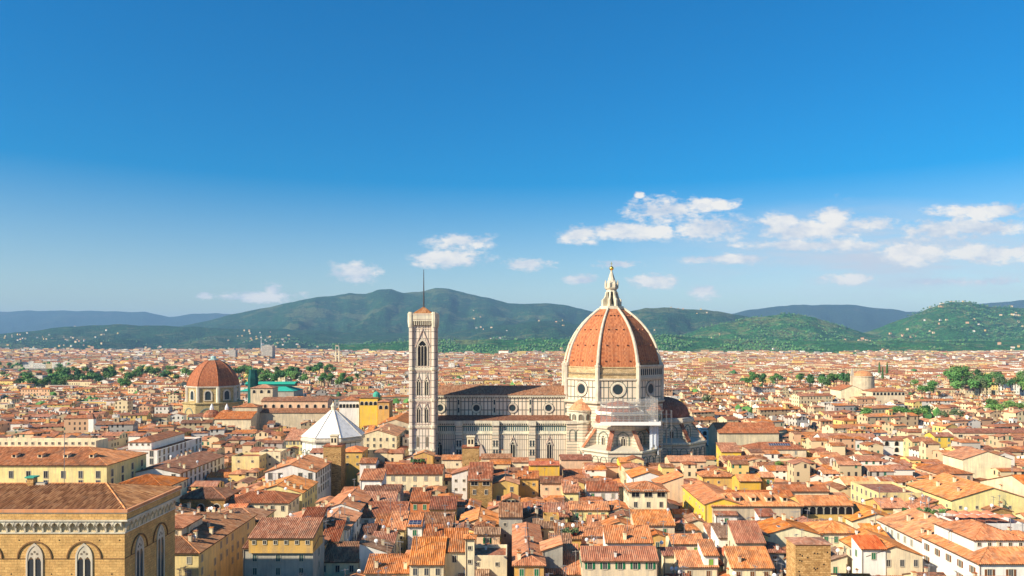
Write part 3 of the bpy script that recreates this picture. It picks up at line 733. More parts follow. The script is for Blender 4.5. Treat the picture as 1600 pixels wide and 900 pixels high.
for k in range(8):
    a = -math.pi/2+k*math.pi/4
    if math.sin(a) > .75: continue
    fr = ang_frame(CX, CY, a, ap); oculus(ch, fr, 48.7, 4.1)
    fr2 = ang_frame(CX, CY, a, 27.9*math.cos(O8))
    if k == 1:            # the finished marble gallery on one face
        mb = MB(); W = 27.9*math.sin(O8)
        mb.extr([(-W, 54.5), (W, 54.5), (W, 61.2), (-W, 61.2)], *fr2, .1, 1.0, 0)
        mb.extr([(-W, 60.5), (W, 60.5), (W, 61.6), (-W, 61.6)], *fr2, 1.0, 1.7, 0); mb.extr([(-W, 54.5), (W, 54.5), (W, 55.4), (-W, 55.4)], *fr2, 1.0, 1.5, 0)
        gal = ch(mb, 'marble_gallery', [M_TRIM])
        for i in range(11):
            m2 = MB(); u = -W+1.6+(i)*(2*W-3.2)/10
            m2.extr([(u-.55, 56.2), (u+.55, 56.2), (u+.55, 59), (u+.3, 59.6), (u-.3, 59.6), (u-.55, 59)], *fr2, .9, 1.05, 0)
            ch(m2, 'gallery_arch', [M_DARK], gal)
    else:
        mb = MB()
        for i in range(21):
            u = -9.2+i*.92; mb.extr([(u-.25, 56.6), (u+.25, 56.6), (u+.25, 57.3), (u-.25, 57.3)], *fr2, -.05, .3, 0)
        m2 = MB(); W = 9.9
        m2.extr([(-W, 56.4), (W, 56.4), (W, 56.62), (-W, 56.62)], *fr2, -.05, .34, 0)
        for i in range(21):
            u = -9.2+i*.92; m2.extr([(u-.22, 56.62), (u+.22, 56.62), (u+.22, 57.3), (u-.22, 57.3)], *fr2, -.05, .3, 1)
        ch(m2, 'corbel_course', [M_RAW, M_CORB])
for k in range(8):
    a = O8+k*math.pi/4; x, y = CX+28.2*math.cos(a), CY+28.2*math.sin(a)
    mb = MB(); mb.ngon(x, y, 8, [(1.25, 42.6), (1.25, 60.6), (1.5, 60.8), (1.5, 61.6), (.9, 61.7), (.8, 62.8)], 0, 0); ch(mb, 'corner_pier', M_TRIM)
# dome
DP0 = [(29.2, 60.3), (28.9, 63), (28.2, 66), (27.3, 69), (26.2, 72), (24.7, 75), (22.9, 78), (20.7, 81), (18.0, 84), (15.0, 86.8), (12.2, 89), (9.4, 91), (7.6, 92.3)]
DP = [(r*.945, z) for r, z in DP0]
mb = MB(); mb.ngon(CX, CY, 8, DP, 0, O8, False, False); dome = ch(mb, 'dome', M_DOME)
for k in range(8):
    a = O8+k*math.pi/4; c, s = math.cos(a), math.sin(a); mb = MB(); rings = []
    for i, (r, z) in enumerate(DP):
        hw = .85-.35*i/len(DP); e = .5
        i0, i1 = max(0, i-1), min(len(DP)-1, i+1)
        tx, tz = DP[i1][0]-DP[i0][0], DP[i1][1]-DP[i0][1]; L = math.hypot(tx, tz); nr, nz_ = tz/L, -tx/L
        def pt(rr, zz, w): return (CX+c*rr-s*w, CY+s*rr+c*w, zz)
        rings.append([pt(r-nr, z-nz_, -hw), pt(r-nr, z-nz_, hw), pt(r+nr*e, z+nz_*e, hw), pt(r+nr*(e+.35), z+nz_*(e+.35), hw*.5), pt(r+nr*(e+.35), z+nz_*(e+.35), -hw*.5), pt(r+nr*e, z+nz_*e, -hw)])
    mb.loft(rings, 0, True, True); ch(mb, 'rib', M_TRIM, dome)
for k in range(8):       # small round vents in rows on each web of the dome
    a = -math.pi/2+k*math.pi/4
    if math.sin(a) > .3: continue
    for (z, us) in ((63.6, (-6.5, 0, 6.5)), (72, (-5.5, 0, 5.5)), (80.5, (-4, 0, 4)), (88.2, (-2, 0, 2))):
        r = float(np.interp(z, [q[1] for q in DP], [q[0] for q in DP]))*math.cos(O8)
        o, t, n = ang_frame(CX, CY, a, r)
        for u in us:
            mb = MB(); mb.box(-.42, .42, -.5, .5, -.1, .5, 0); mb.box(-.26, .26, -.56, -.5, 0, .4, 1)
            v = ch.l; ob = mb.build('vent', [M_DOME2, M_DARK]); ob.parent = dome
            ob.location = (o[0]+t[0]*u-v.x, o[1]+t[1]*u-v.y, z); ob.rotation_euler = (0, 0, math.atan2(n[1], n[0])+math.pi/2)
# lantern
lan = MB(); lan.ngon(CX, CY, 8, [(7.4, 92.2), (7.4, 93.1), (6.9, 93.1), (6.9, 93.9), (4.2, 93.9), (3.0, 94)], 0, O8)
lan.ngon(CX, CY, 8, [(3.0, 93.9), (3.0, 103.4), (3.7, 103.7), (3.9, 104.4), (3.3, 104.5), (3.3, 106.6), (2.7, 107), (.55, 113.6), (.7, 113.9), (.35, 114.2)], 0, O8)
lantern = ch(lan, 'lantern', M_TRIM)
for k in range(8):
    a = O8+k*math.pi/4; c, s = math.cos(a), math.sin(a); mb = MB()
    prof = [(2.7, 93.9), (5.7, 93.9), (5.7, 97.4), (5.2, 98.0), (4.5, 98.5), (3.9, 99.8), (3.5, 101.8), (2.7, 102.6)]
    q0 = [(CX+c*r+s*.45, CY+s*r-c*.45, z) for r, z in prof]; q1 = [(CX+c*r-s*.45, CY+s*r+c*.45, z) for r, z in prof]
    mb.face(q0); mb.face(q1[::-1])
    for i in range(len(prof)): mb.face([q1[i], q1[(i+1) % len(prof)], q0[(i+1) % len(prof)], q0[i]])
    ch(mb, 'lantern_buttress', M_TRIM, lantern)
    mb = MB(); mb.ngon(CX+c*3.6, CY+s*3.6, 6, [(.42, 104.4), (.42, 106.8), (.1, 108.6)], 0, 0); ch(mb, 'pinnacle', M_TRIM, lantern)
    fr = ang_frame(CX, CY, k*math.pi/4-math.pi/2, 3.0*math.cos(O8)); mb = MB()
    mb.extr([(-.45, 95)]+[(.45, 95)]+[(.45*math.cos(x), 101.5+.45*math.sin(x)) for x in np.linspace(0, math.pi, 7)], *fr, -.1, .06, 0); ch(mb, 'lantern_window', M_DARK, lantern)
mb = MB(); mb.ngon(CX, CY, 16, [(.3, 114.0)]+[(1.25*math.cos(x), 115.3+1.25*math.sin(x)) for x in np.linspace(-1.3, 1.5, 9)], 0, 0); ch(mb, 'ball', M_GOLD, lantern, True)
mb = MB(); mb.box(CX-.12, CX+.12, CY-.12, CY+.12, 116.4, 119, 0); mb.box(CX-.7, CX+.7, CY-.1, CY+.1, 117.7, 117.95, 0); ch(mb, 'cross', M_GOLD, lantern)
# corner exedrae
def exedra(a, dome_mat=TILES['orange']):
    x, y = CX+26.3*math.cos(a), CY+26.3*math.sin(a)
    mb = MB(); mb.ngon(x, y, 16, [(6.6, 0), (6.6, 31.5)], 0, 0, False, False); e = ch(mb, 'exedra', M_BAND)
    mb = MB(); mb.ngon(x, y, 16, [(6.2, 31.5), (6.2, 37)], 0, 0, False, False); mb.ngon(x, y, 16, [(7.0, 30.6), (7.3, 31.2), (7.3, 31.9), (6.2, 32)], 0, 0); mb.ngon(x, y, 16, [(6.3, 36.6), (7.0, 37.1), (7.0, 37.6), (6, 37.7)], 0, 0); ch(mb, 'exedra_drum', M_TRIM, e)
    mb = MB(); mb.ngon(x, y, 16, [(7.1, 37.6), (5.4, 39.4), (3.2, 41.6), (.4, 43.6)], 0, 0); ch(mb, 'exedra_roof', dome_mat, e)
    for k in range(7):
        b = a+(k-3)*math.pi/5
        fr = ang_frame(x, y, b, 6.15); blind_arch(ch, fr, 0, 32.4, 34.4, .95, 'niche', M_CORB).parent = e
for a in (-3*math.pi/4, -math.pi/4): exedra(a, TILES['orange'] if a < -2 else M_DOME2)
# tribunes with radiating chapels
def tribune(a, dmat, parts=5):
    x, y = CX+31*math.cos(a), CY+31*math.sin(a)
    rot = a+math.pi/8
    mb = MB(); mb.ngon(x, y, 8, [(21.5, 0), (21.5, 19.0)], 0, rot, False, False); t = ch(mb, 'tribune', M_BAND)
    mb = MB(); mb.ngon(x, y, 8, [(21.6, 18.3), (22.3, 18.8), (22.3, 19.7), (21, 19.8)], 0, rot); ch(mb, 'tribune_cornice', M_TRIM, t)
    mb = MB(); mb.ngon(x, y, 8, [(21.4, 19.7), (14.2, 21.6)], 0, rot, False, False); ch(mb, 'chapel_roof', M_SILL, t)
    mb = MB(); mb.ngon(x, y, 8, [(14.4, 0), (14.4, 29.4)], 0, rot, False, False); ch(mb, 'tribune_wall', M_BAND, t)
    mb = MB(); mb.ngon(x, y, 8, [(14.6, 29.2), (15.4, 30), (15.4, 31.2), (14.9, 31.3), (14.9, 32.2), (13.2, 32.3)], 0, rot)
    ch(mb, 'tribune_gallery', M_TRIM, t)
    mb = MB(); mb.ngon(x, y, 8, [(13.0, 32.2), (12.8, 34.0), (12.0, 36.3), (10.6, 38.5), (8.5, 40.4), (5.8, 41.9), (1.2, 43.1)], 0, rot); ch(mb, 'half_dome', dmat, t)
    for k in range(parts):
        b = a+(k-(parts-1)/2)*math.pi/4
        fr = ang_frame(x, y, b, 14.4*math.cos(O8)); blind_arch(ch, fr, 0, 21, 25.2, 2.7, 'relieving_arch', M_BAND).parent = t
        gothic_window(ch, fr, 0, 21, 24.6, 1.0, 2, 0).parent = t
        fr = ang_frame(x, y, b, 21.5*math.cos(O8))
        for u in (-5.1, 0, 5.1): blind_arch(ch, fr, u, 11, 14.8, 1.7, 'blind_arch', M_BAND).parent = t
    for k in range(parts+1):
        b = a+(k-parts/2)*math.pi/4; c, s = math.cos(b), math.sin(b)
        prof = [(13, 17), (21.2, 17), (21.2, 20.2), (13.8, 29.2), (13, 29.2)]
        mb = MB(); h = .8
        q0 = [(x+c*r+s*h, y+s*r-c*h, z) for r, z in prof]; q1 = [(x+c*r-s*h, y+s*r+c*h, z) for r, z in prof]
        mb.face(q0); mb.face(q1[::-1])
        for i in range(5): mb.face([q1[i], q1[(i+1) % 5], q0[(i+1) % 5], q0[i]], 1 if i == 2 else 0)
        h = 1.15; e0, e1 = (21.6, 20.2), (13.8, 29.7)
        A = [(x+c*r+s*w, y+s*r-c*w, z) for r, z in (e0, e1) for w in (-h, h)]
        mb.face([A[0], A[1], A[3], A[2]], 1); mb.face([(*A[1][:2], A[1][2]-.5), (*A[3][:2], A[3][2]-.5), A[3], A[1]], 1); mb.face([A[0], A[2], (*A[2][:2], A[2][2]-.5), (*A[0][:2], A[0][2]-.5)], 1)
        ch(mb, 'tribune_buttress', [M_BAND, TILES['red']], t)
tribune(-math.pi/2, M_DOME2); tribune(0, M_DOME2)
# side walls between the nave and the tribune
fr = ((35.5, 400.5, 0), (1, 0, 0), (0, -1, 0))
mb = MB(); mb.box(29, 40, 400.5, 415, 0, 30.4, 0, 'B'); ch(mb, 'sacristy_wall', M_BAND)
mb = MB(); mb.box(28.3, 40.5, 399.8, 415, 30.4, 31.9, 0); ch(mb, 'sacristy_cornice', M_TRIM)
for u in (-3.6, 0, 3.6):
    blind_arch(ch, fr, u, 21.5, 26, 1.35, 'blind_arch', M_BAND); blind_arch(ch, fr, u, 8, 12.6, 1.35, 'blind_arch', M_BAND)

# scaffolding on the near tribune
scf = thing('scaffolding', 'grey pipe scaffolding with white sheeting wrapped around the near tribune', 'scaffolding', (CX, CY-31, 0)); cs = Child(scf)
sx0, sx1, sy0, sy1 = 44.5, 72.5, 376.2, 397.5
for i in range(11):
    x = sx0+(sx1-sx0)*i/10
    mb = MB(); mb.tube((x, sy0, 33.0), (x, sy0, 45.6), .1, 5); mb.tube((x, sy0+3, 33.0), (x, sy0+3, 45.6), .1, 5); mb.tube((x, sy0, 45), (x, sy0+3, 45), .07, 4); ms = cs(mb, 'standard', M_METAL)
for i in range(6):
    y = sy0+3+(sy1-sy0-3)*i/5
    mb = MB(); mb.tube((sx1, y, 20), (sx1, y, 45.6), .1, 5); mb.tube((sx1-2, y, 20), (sx1-2, y, 45.6), .1, 5); mb.tube((sx1, y, 44), (sx1-2, y, 44), .07, 4); cs(mb, 'standard', M_METAL)
for z in (35.2, 37.4, 39.6, 41.8, 44.0):
    mb = MB(); mb.tube((sx0, sy0, z), (sx1, sy0, z), .09, 5); mb.tube((sx0, sy0, z+.9), (sx1, sy0, z+.9), .07, 5); mb.tube((sx1, sy0, z), (sx1, sy1, z), .09, 5); cs(mb, 'ledger', M_METAL)
mb = MB(); mb.box(sx0-.6, sx1+1.5, sy0-.9, sy0+3.2, 32.6, 33.1, 0); mb.box(sx0-.6, sx1+1.5, sy0-1.0, sy0-.9, 32.4, 34.2, 0); mb.box(sx1+1.4, sx1+1.5, sy0-.9, sy1, 32.4, 34.2, 0); mb.box(sx1-2, sx1+1.4, sy0+3.2, sy1, 32.6, 33.1, 0); cs(mb, 'working_deck', M_WHITE)
mb = MB(); mb.box(sx0, sx1, sy0+.3, sy0+3, 37.3, 37.5, 0); mb.box(sx0, sx1, sy0+.3, sy0+3, 41.7, 41.9, 0); cs(mb, 'plank_deck', M_SILL)
for z0, z1, r in ((36.4, 38.3, 12.9), (40.2, 41.2, 10.2)):
    mb = MB(); mb.ngon(CX, CY-31, 8, [(r-.4, z0), (r, z0), (r, z1), (r-.4, z1)], 0, O8, False, False); cs(mb, 'sheeting_band', WALLS['white'])
mb = MB(); [mb.extr([(69.2+i*.85, 19.5+(i*37 % 5)*.7), (69.2+(i+1)*.85, 19.5+(i*37 % 5)*.7), (69.2+(i+1)*.85, 32.4), (69.2+i*.85, 32.4)], (0, 379.8, 0), (1, 0, 0), (0, -1, 0), 0, .25+.35*(i % 2), 0) for i in range(5)]; mb.box(73.45, 73.7, 379.8, 394, 17, 32.4, 1)
cs(mb, 'sheeting', [flat('white_sheeting', S(205, 210, 216)), flat('grey_sheeting', S(190, 194, 200))])
net = mat('scaffold_netting', lambda n, b: (.62, .6, .56, 1)); net.node_tree.nodes
nn = NT(net.node_tree); tr = nn.n('ShaderNodeBsdfTransparent'); df = nn.n('ShaderNodeBsdfDiffuse', {0: (.62, .58, .52, 1)})
nn.n('ShaderNodeOutputMaterial', {0: nn.n('ShaderNodeMixShader', {0: .12, 1: tr, 2: df})})
mb = MB(); mb.box(sx0-.2, sx1+.2, sy0-.25, sy0-.15, 34.2, 45.6, 0); mb.box(sx1+.2, sx1+.3, sy0, sy1, 34.2, 45.6, 0); cs(mb, 'netting', net)
for i in range(5):   # scaffold at the eastern exedra
    for j in range(2):
        x, y = 73.5+i*2.6, 396.5+j*2.0
        mb = MB(); mb.tube((x, y, 0), (x, y, 38), .11, 5)
        if j == 0: mb.tube((x, y, 36), (x, y+2, 36), .08, 4)
        cs(mb, 'standard', M_METAL)
for z in range(8, 38, 4):
    mb = MB(); mb.tube((73.5, 396.5, z), (83.9, 396.5, z), .09, 5); cs(mb, 'ledger', M_METAL)

# ---- bell tower
TX, TY, TW = -46.4, 397.0, 5.75
camp = thing('bell_tower', 'slender square marble bell tower with tall gothic windows and a thin mast', 'bell tower', (TX, TY, 0)); cb = Child(camp)
mb = MB(); mb.box(TX-TW, TX+TW, TY-TW, TY+TW, 0, 84.2, 0, 'B'); cb(mb, 'shaft', M_CAMP)
for sx in (-1, 1):
    for sy in (-1, 1):
        mb = MB(); mb.ngon(TX+sx*TW, TY+sy*TW, 8, [(1.25, 0), (1.25, 84.4)], 0, O8); cb(mb, 'corner_buttress', M_CAMP)
for z, h in ((17.6, .9), (29.6, 1.0), (43.3, 1.0), (59.4, 1.1)):
    mb = MB()
    e = TW+.45
    mb.box(TX-e, TX+e, TY-e, TY+e, z, z+h, 0); mb.box(TX-e+.1, TX+e-.1, TY-e+.1, TY+e-.1, z-.5, z, 1)
    for sx in (-1, 1):
        for sy in (-1, 1): mb.ngon(TX+sx*TW, TY+sy*TW, 8, [(1.3, z-.5), (1.6, z), (1.6, z+h), (1.25, z+h+.1)], 0, O8)
    cb(mb, 'string_course', [M_TRIM, M_PINK])
mb = MB(); e = TW+1.35
mb.box(TX-e, TX+e, TY-e, TY+e, 84.7, 88.6, 0, '')
for sx in (-1, 1):
    for sy in (-1, 1): mb.ngon(TX+sx*(TW+.3), TY+sy*(TW+.3), 8, [(1.25, 81.5), (1.6, 84.3), (1.6, 88.8), (1.2, 88.9), (1.2, 89.4)], 0, O8)
mb.box(TX-e-.15, TX+e+.15, TY-e-.15, TY+e+.15, 87.9, 88.3, 1); mb.box(TX-e-.15, TX+e+.15, TY-e-.15, TY+e+.15, 85.6, 85.9, 1)
cor = cb(mb, 'crowning_gallery', [M_TRIM, M_PINK])
for i in range(11):
    u = -5.0+i*1.0; mb = MB()
    mb.box(TX+u-.2, TX+u+.2, TY-e+.1, TY-TW, 82.6, 84.7, 0); cb(mb, 'bracket', M_TRIM, cor)
    mb = MB(); mb.box(TX+e-1.5, TX+e-.1, TY+u-.2, TY+u+.2, 82.6, 84.7, 0); cb(mb, 'bracket', M_TRIM, cor)
mb = MB(); mb.box(TX-TW-.05, TX+TW+.05, TY-TW-.06, TY+TW, 82.4, 84.7, 0); cb(mb, 'bracket_recess', M_CORB)
mb = MB(); mb.loft([[(TX-5.4, TY-5.4, 88.6), (TX+5.4, TY-5.4, 88.6), (TX+5.4, TY+5.4, 88.6), (TX-5.4, TY+5.4, 88.6)], [(TX-.4, TY-.4, 92.3), (TX+.4, TY-.4, 92.3), (TX+.4, TY+.4, 92.3), (TX-.4, TY+.4, 92.3)]]); cb(mb, 'roof', TILES['brown'])
mb = MB(); mb.tube((TX, TY, 92), (TX, TY, 112), .42, 8, 0, .14); cb(mb, 'mast', flat('dark_mast', (.07, .065, .07)))
for fr in (((TX, TY-TW, 0), (1, 0, 0), (0, -1, 0)), ((TX+TW, TY, 0), (0, 1, 0), (1, 0, 0))):
    gothic_window(cb, fr, 0, 61.5, 70.6, 2.3, 3, 5.0, 'belfry_window')
    for z0 in (32.2, 46.4):
        for u in (-2.05, 2.05): gothic_window(cb, fr, u, z0, z0+6.4, .88, 2, 1.9, 'gothic_window')
    mb = MB()
    for u in (-2.4, 2.4): mb.extr([(u-.6, 19.5), (u+.6, 19.5)]+[(u+a, b) for a, b in lancet(.6, 24)], *fr, -.05, .05, 0)
    cb(mb, 'statue_niche', M_CORB)
    for z0, z1 in ((61, 81), (45, 58.6), (31.2, 42.4)):
        mb = MB()
        for (a, b, c, d) in ((-4.2, -3.9, z0, z1), (3.9, 4.2, z0, z1), (-3.9, 3.9, z1-.35, z1), (-3.9, 3.9, z0, z0+.35)): mb.extr([(a, c), (b, c), (b, d), (a, d)], *fr, -.05, .22, 0)
        cb(mb, 'panel_frame', M_PINK)

# ---- baptistery
BX, BY = -96.0, 406.0
bap = thing('baptistery', 'octagonal baptistery with a white pyramid roof and small lantern', 'baptistery', (BX, BY, 0)); cp = Child(bap)
BR = O8+.06
mb = MB(); mb.ngon(BX, BY, 8, [(16.4, 0), (16.4, 21.6)], 0, BR, False, False); mb.ngon(BX, BY, 8, [(16.8, 21.4), (17.3, 22), (17.3, 23), (16.6, 23.6), (16.6, 24.1)], 1, BR); mb.ngon(BX, BY, 8, [(16.7, 12.2), (16.9, 12.4), (16.9, 12.9), (16.4, 13)], 1, BR)
cp(mb, 'wall', [M_BAPT, M_TRIM])
M_LEAD = mat('white_marble_roof', lambda n, b: n.ramp(n.noise(n.n('ShaderNodeNewGeometry').outputs['Position'], .4, 6, .65), [(.3, S(205, 203, 198)), (.55, S(232, 230, 224)), (.8, S(240, 236, 228))]), rough=.7)
mb = MB(); mb.ngon(BX, BY, 8, [(17.2, 24.1), (1.6, 37.2)], 0, BR); rf = cp(mb, 'roof', M_LEAD)
for k in range(8):
    a = BR+k*math.pi/4; mb = MB(); c, s = math.cos(a), math.sin(a)
    mb.tube((BX+c*17.3, BY+s*17.3, 24.1), (BX+c*1.7, BY+s*1.7, 37.2), .2, 5); cp(mb, 'roof_rib', M_TRIM, rf)
mb = MB(); mb.ngon(BX, BY, 8, [(1.9, 36.4), (1.9, 37.0), (1.2, 37.1), (1.2, 39), (1.5, 39.2), (1.5, 39.5), (1.0, 40.1), (.3, 41.4)], 0, BR); mb.ngon(BX, BY, 8, [(.35, 41.3), (.35, 41.8)], 1, 0); cp(mb, 'lantern', [M_TRIM, M_GOLD], rf)
for k in range(8):
    a = BR+math.pi/8+k*math.pi/4
    if math.sin(a) > .3: continue
    fr = ang_frame(BX, BY, a, 16.4*math.cos(O8))
    for u in (-3.8, 0, 3.8): blind_arch(cp, fr, u, 13.2, 16, 1.3, 'blind_arch', M_BAPT)

# ---- princes' chapel and its basilica
QX, QY = PX(333.5, 640), 640.0
med = thing('domed_chapel', 'stone chapel with an orange octagonal dome and white framed windows', 'chapel', (QX, QY, 0)); cm = Child(med)
M_MED = stone('ochre_chapel_stone', S(196, 174, 124), S(170, 146, 98), 1.4, .7)
MR = O8+.16
mb = MB(); mb.ngon(QX, QY, 8, [(24, 0), (24, 22.5)], 0, MR, False, False); mb.ngon(QX, QY, 8, [(24.4, 22.3), (25, 23), (25, 23.8), (20, 24)], 0, MR); cm(mb, 'lower_wall', M_MED)
mb = MB(); mb.ngon(QX, QY, 8, [(20.6, 23.8), (20.6, 36)], 0, MR, False, False); mb.ngon(QX, QY, 8, [(21, 35.6), (21.6, 36.3), (21.6, 37.2), (20.6, 37.3)], 1, MR); md = cm(mb, 'drum', [M_MED, M_TRIM])
for k in range(8):
    a = MR+k*math.pi/4; c, s = math.cos(a), math.sin(a); mb = MB(); mb.ngon(QX+20.4*c, QY+20.4*s, 8, [(1.6, 23.8), (1.6, 36.5)], 0, a); cm(mb, 'corner_pilaster', M_TRIM, md)
    a = MR+math.pi/8+k*math.pi/4
    if math.sin(a) > .4: continue
    fr = ang_frame(QX, QY, a, 20.6*math.cos(O8)); mb = MB()
    arc = [(2.3*math.cos(x), 31+2.3*math.sin(x)) for x in np.linspace(0, math.pi, 9)]; arc2 = [(3.5*math.cos(x), 31+3.5*math.sin(x)) for x in np.linspace(0, math.pi, 9)]
    for i in range(8): mb.extr([arc[i], arc2[i], arc2[i+1], arc[i+1]], *fr, -.1, .5, 0)
    for s2 in (-1, 1):
        q = [(s2*2.3, 26), (s2*3.5, 26), (s2*3.5, 31), (s2*2.3, 31)]; mb.extr(q if s2 > 0 else q[::-1], *fr, -.1, .5, 0)
    mb.extr([(-3.5, 25.2), (3.5, 25.2), (3.5, 26), (-3.5, 26)], *fr, -.1, .6, 0); mb.extr([(-2.3, 26), (2.3, 26)]+arc, *fr, -.1, .08, 1)
    cm(mb, 'drum_window', [M_TRIM, M_OCULUS], md)
    fr = ang_frame(QX, QY, a, 24*math.cos(O8)); blind_arch(cm, fr, 0, 0, 13.5, 5.2, 'great_arch', M_MED)
MDP = [(21.2, 37.2), (20.6, 40.5), (19.3, 44), (17.2, 48), (14.3, 51.8), (10.8, 55), (7, 57.4), (3.4, 58.6)]
mb = MB(); mb.ngon(QX, QY, 8, MDP, 0, MR); dm = cm(mb, 'dome', tiles('rusty_dome_tiles', tri((150, 76, 40), (164, 88, 46), (178, 102, 58)), .2, rand=False))
for k in range(8):
    a = MR+k*math.pi/4; c, s = math.cos(a), math.sin(a); mb = MB()
    for (r0, z0), (r1, z1) in zip(MDP, MDP[1:]): mb.tube((QX+c*r0, QY+s*r0, z0), (QX+c*r1, QY+s*r1, z1), .3, 5)
    cm(mb, 'rib', M_DOME2, dm)
mb = MB(); mb.ngon(QX, QY, 8, [(4.2, 58.4), (4.2, 59.3), (2.2, 59.6), (2.2, 61.4), (1, 62.2)], 0, MR); cm(mb, 'lantern', plaster('weathered_copper', S(170, 196, 186)), dm)
def church(x0, x1, y0, y1, z, roof, wall, tile, label, name='church', cat='church', arch=0, grp=None, p=.33, rows=0, arcz=None):
    t = thing(name, label, cat, ((x0+x1)/2, y0, 0), grp); c = Child(t)
    walls, planes, rg = shape(x0, x1, y0, y1, z, roof, p); mb = MB()
    for f in walls.values(): mb.face(f, 0)
    c(mb, 'wall', WALLS[wall] if isinstance(wall, str) else wall)
    rb = MB()
    for pts, outer in planes: slope(rb, pts, outer, .3, 0, 0, 1)
    c(rb, 'roof', [TILES[tile] if isinstance(tile, str) else tile, M_EAVE])
    for i in range(arch):
        inst('arched_window', WIN['arch'], t, (x0+(i+.5)*(x1-x0)/arch-t.location.x, 0, arcz or z-5.0))
    FOOT.append((x0, x1, y0, y1)); return t, c
def PB(px0, px1, py, Y): return PX(px0, Y), PX(px1, Y), ZP(py, Y)
x0, x1, z = PB(408, 512, 627, 575)
church(x0, x1, 575, 590, z, 'gx', 'peach', 'brown', 'long peach basilica nave with arched windows beside the domed chapel', arch=8)
church(x0-2, x1+4, 566, 574.9, z-8, 'ss', 'beige', 'brown', 'low brown roofed basilica aisle along the arched nave wall', 'basilica_aisle', 'church', p=.28)
x0, x1, z = PB(383, 418, 608, 580); church(x0, x1, 592, 606, z, 'hip', 'beige', 'red', 'square beige belvedere tower with dark openings beside the domed chapel', 'belvedere', 'tower', arch=3, arcz=z-4)
x0, x1, z = PB(368, 402, 636, 560); church(x0, x1, 560, 572, z, 'hip', 'beige', 'red', 'small beige hip roofed sacristy under the belvedere tower', 'sacristy')
x0, x1, z = PB(334, 392, 655, 545); church(x0, x1, 545, 558, z, 'ss', 'cream', 'orange', 'cream chapel annex with a long orange lean-to roof below the dome', 'chapel_annex', 'chapel')
for px, lab in ((331, 'small orange cupola with a pale lantern below the chapel dome'), (354.5, 'small terracotta cupola with a thin stone finial below the chapel dome')):
    Y = 560; x = PX(px, Y); t = thing('cupola', lab, 'cupola', (x, Y, 0)); c = Child(t)
    mb = MB(); mb.ngon(x, Y, 12, [(6, 0), (6, 18.5)], 0, 0, False, False); c(mb, 'wall', WALLS['beige'])
    mb = MB(); mb.ngon(x, Y, 12, [(6.4, 18.4), (5.9, 20.2), (4.4, 22.4), (2, 23.6), (1, 23.8)], 0, 0); d = c(mb, 'dome', TILES['red'])
    mb = MB(); mb.ngon(x, Y, 8, [(1.6, 23.4), (1.5, 25), (.3, 28)], 0, 0); c(mb, 'lantern', M_LEAD, d)
# ---- green market hall
M_GROOF = plaster('green_metal_roof', S(28, 170, 140), .25)
Y = 760; x0, x1, z = PB(373, 459, 606, Y)
t, c = church(x0, x1, Y, Y+34, z-3.5, 'hip', 'grey', M_GROOF, 'market hall with a long bright green metal roof behind the belvedere', 'market_hall', 'market hall', p=.35)
mb = MB(); zz = z-3.5+.35*17; mb.box(x0+3, x1-3, Y+11, Y+23, zz-1.6, zz+.6, 0); mb.face([(x0+2, Y+10, zz+.6), (x1-2, Y+10, zz+.6), (x1-2, Y+17, zz+3), (x0+2, Y+17, zz+3)], 1); mb.face([(x1-2, Y+24, zz+.6), (x0+2, Y+24, zz+.6), (x0+2, Y+17, zz+3), (x1-2, Y+17, zz+3)], 1)
c(mb, 'roof_lantern', [M_SLATE, M_GROOF])
t = thing('shaft_tower', 'dark green sheeted tower standing before the green market roof', 'tower', (PX(393, 700), 700, 0)); c = Child(t)
mb = MB(); x0, x1, z = PB(387, 399, 578, 700); mb.ngon((x0+x1)/2, 704, 6, [(4.6, 0), (4.6, z-8), (3.4, z-3), (3.4, z)], 0, .3); c(mb, 'sheeting', plaster('dark_green_netting', S(24, 84, 74), .4))
mb = MB(); mb.tube(((x0+x1)/2, 704, z), ((x0+x1)/2, 704, z+5), .3, 6); c(mb, 'mast', M_METAL)
# ---- far rotunda, its church and loggia
Y = 780; x = PX(1349, Y); t = thing('rotunda', 'round pale church with a low orange dome beyond the town roofs', 'church', (x, Y, 0)); c = Child(t)
mb = MB(); z1 = ZP(588, Y); mb.ngon(x, Y, 20, [(10.6, 0), (10.6, z1)], 0, 0, False, False); mb.ngon(x, Y, 20, [(10.9, z1-.5), (11.1, z1), (11.1, z1+.5), (9.6, z1+.6)], 0, 0); c(mb, 'wall', WALLS['beige'])
mb = MB(); mb.ngon(x, Y, 20, [(9.4, z1+.5), (8.4, z1+2.8), (6, z1+4.8), (3.2, z1+5.9), (.5, z1+6.2)], 0, 0); c(mb, 'dome', TILES['orange'])
FOOT.append((x-14, x+14, Y-14, Y+14))
x0, x1, z = PB(1314, 1350, 610, 735); church(x0, x1, 735, 760, z, 'gy', 'cream', 'orange', 'cream gabled church standing before the round domed church', p=.4)
x0, x1, z = PB(1363, 1414, 612, 715); church(x0, x1, 715, 735, z, 'hip', 'cream', 'red', 'wide loggia building with a row of open arches near the rotunda', 'loggia', 'building', arch=9, arcz=z-3.4)
Y = 790; x = PX(1331.5, Y); t = thing('spire', 'thin stone bell turret with a pointed top beside the rotunda', 'spire', (x, Y, 0)); c = Child(t)
mb = MB(); zt = ZP(575, Y); mb.ngon(x, Y, 4, [(2.1, 0), (2.1, zt-8)], 0, math.pi/4); c(mb, 'shaft', WALLS['beige']); mb = MB(); mb.ngon(x, Y, 4, [(2.3, zt-8), (.2, zt)], 0, math.pi/4); c(mb, 'roof', WALLS['grey'])
# ---- dark roofed church beside the cathedral and pale building under it
x0, x1, z = PB(1128, 1224, 679, 418); church(x0, x1, 425, 447, z, 'gx', 'beige', M_DOME2, 'large beige church with a dark reddish roof beside the cathedral apse', p=.42)
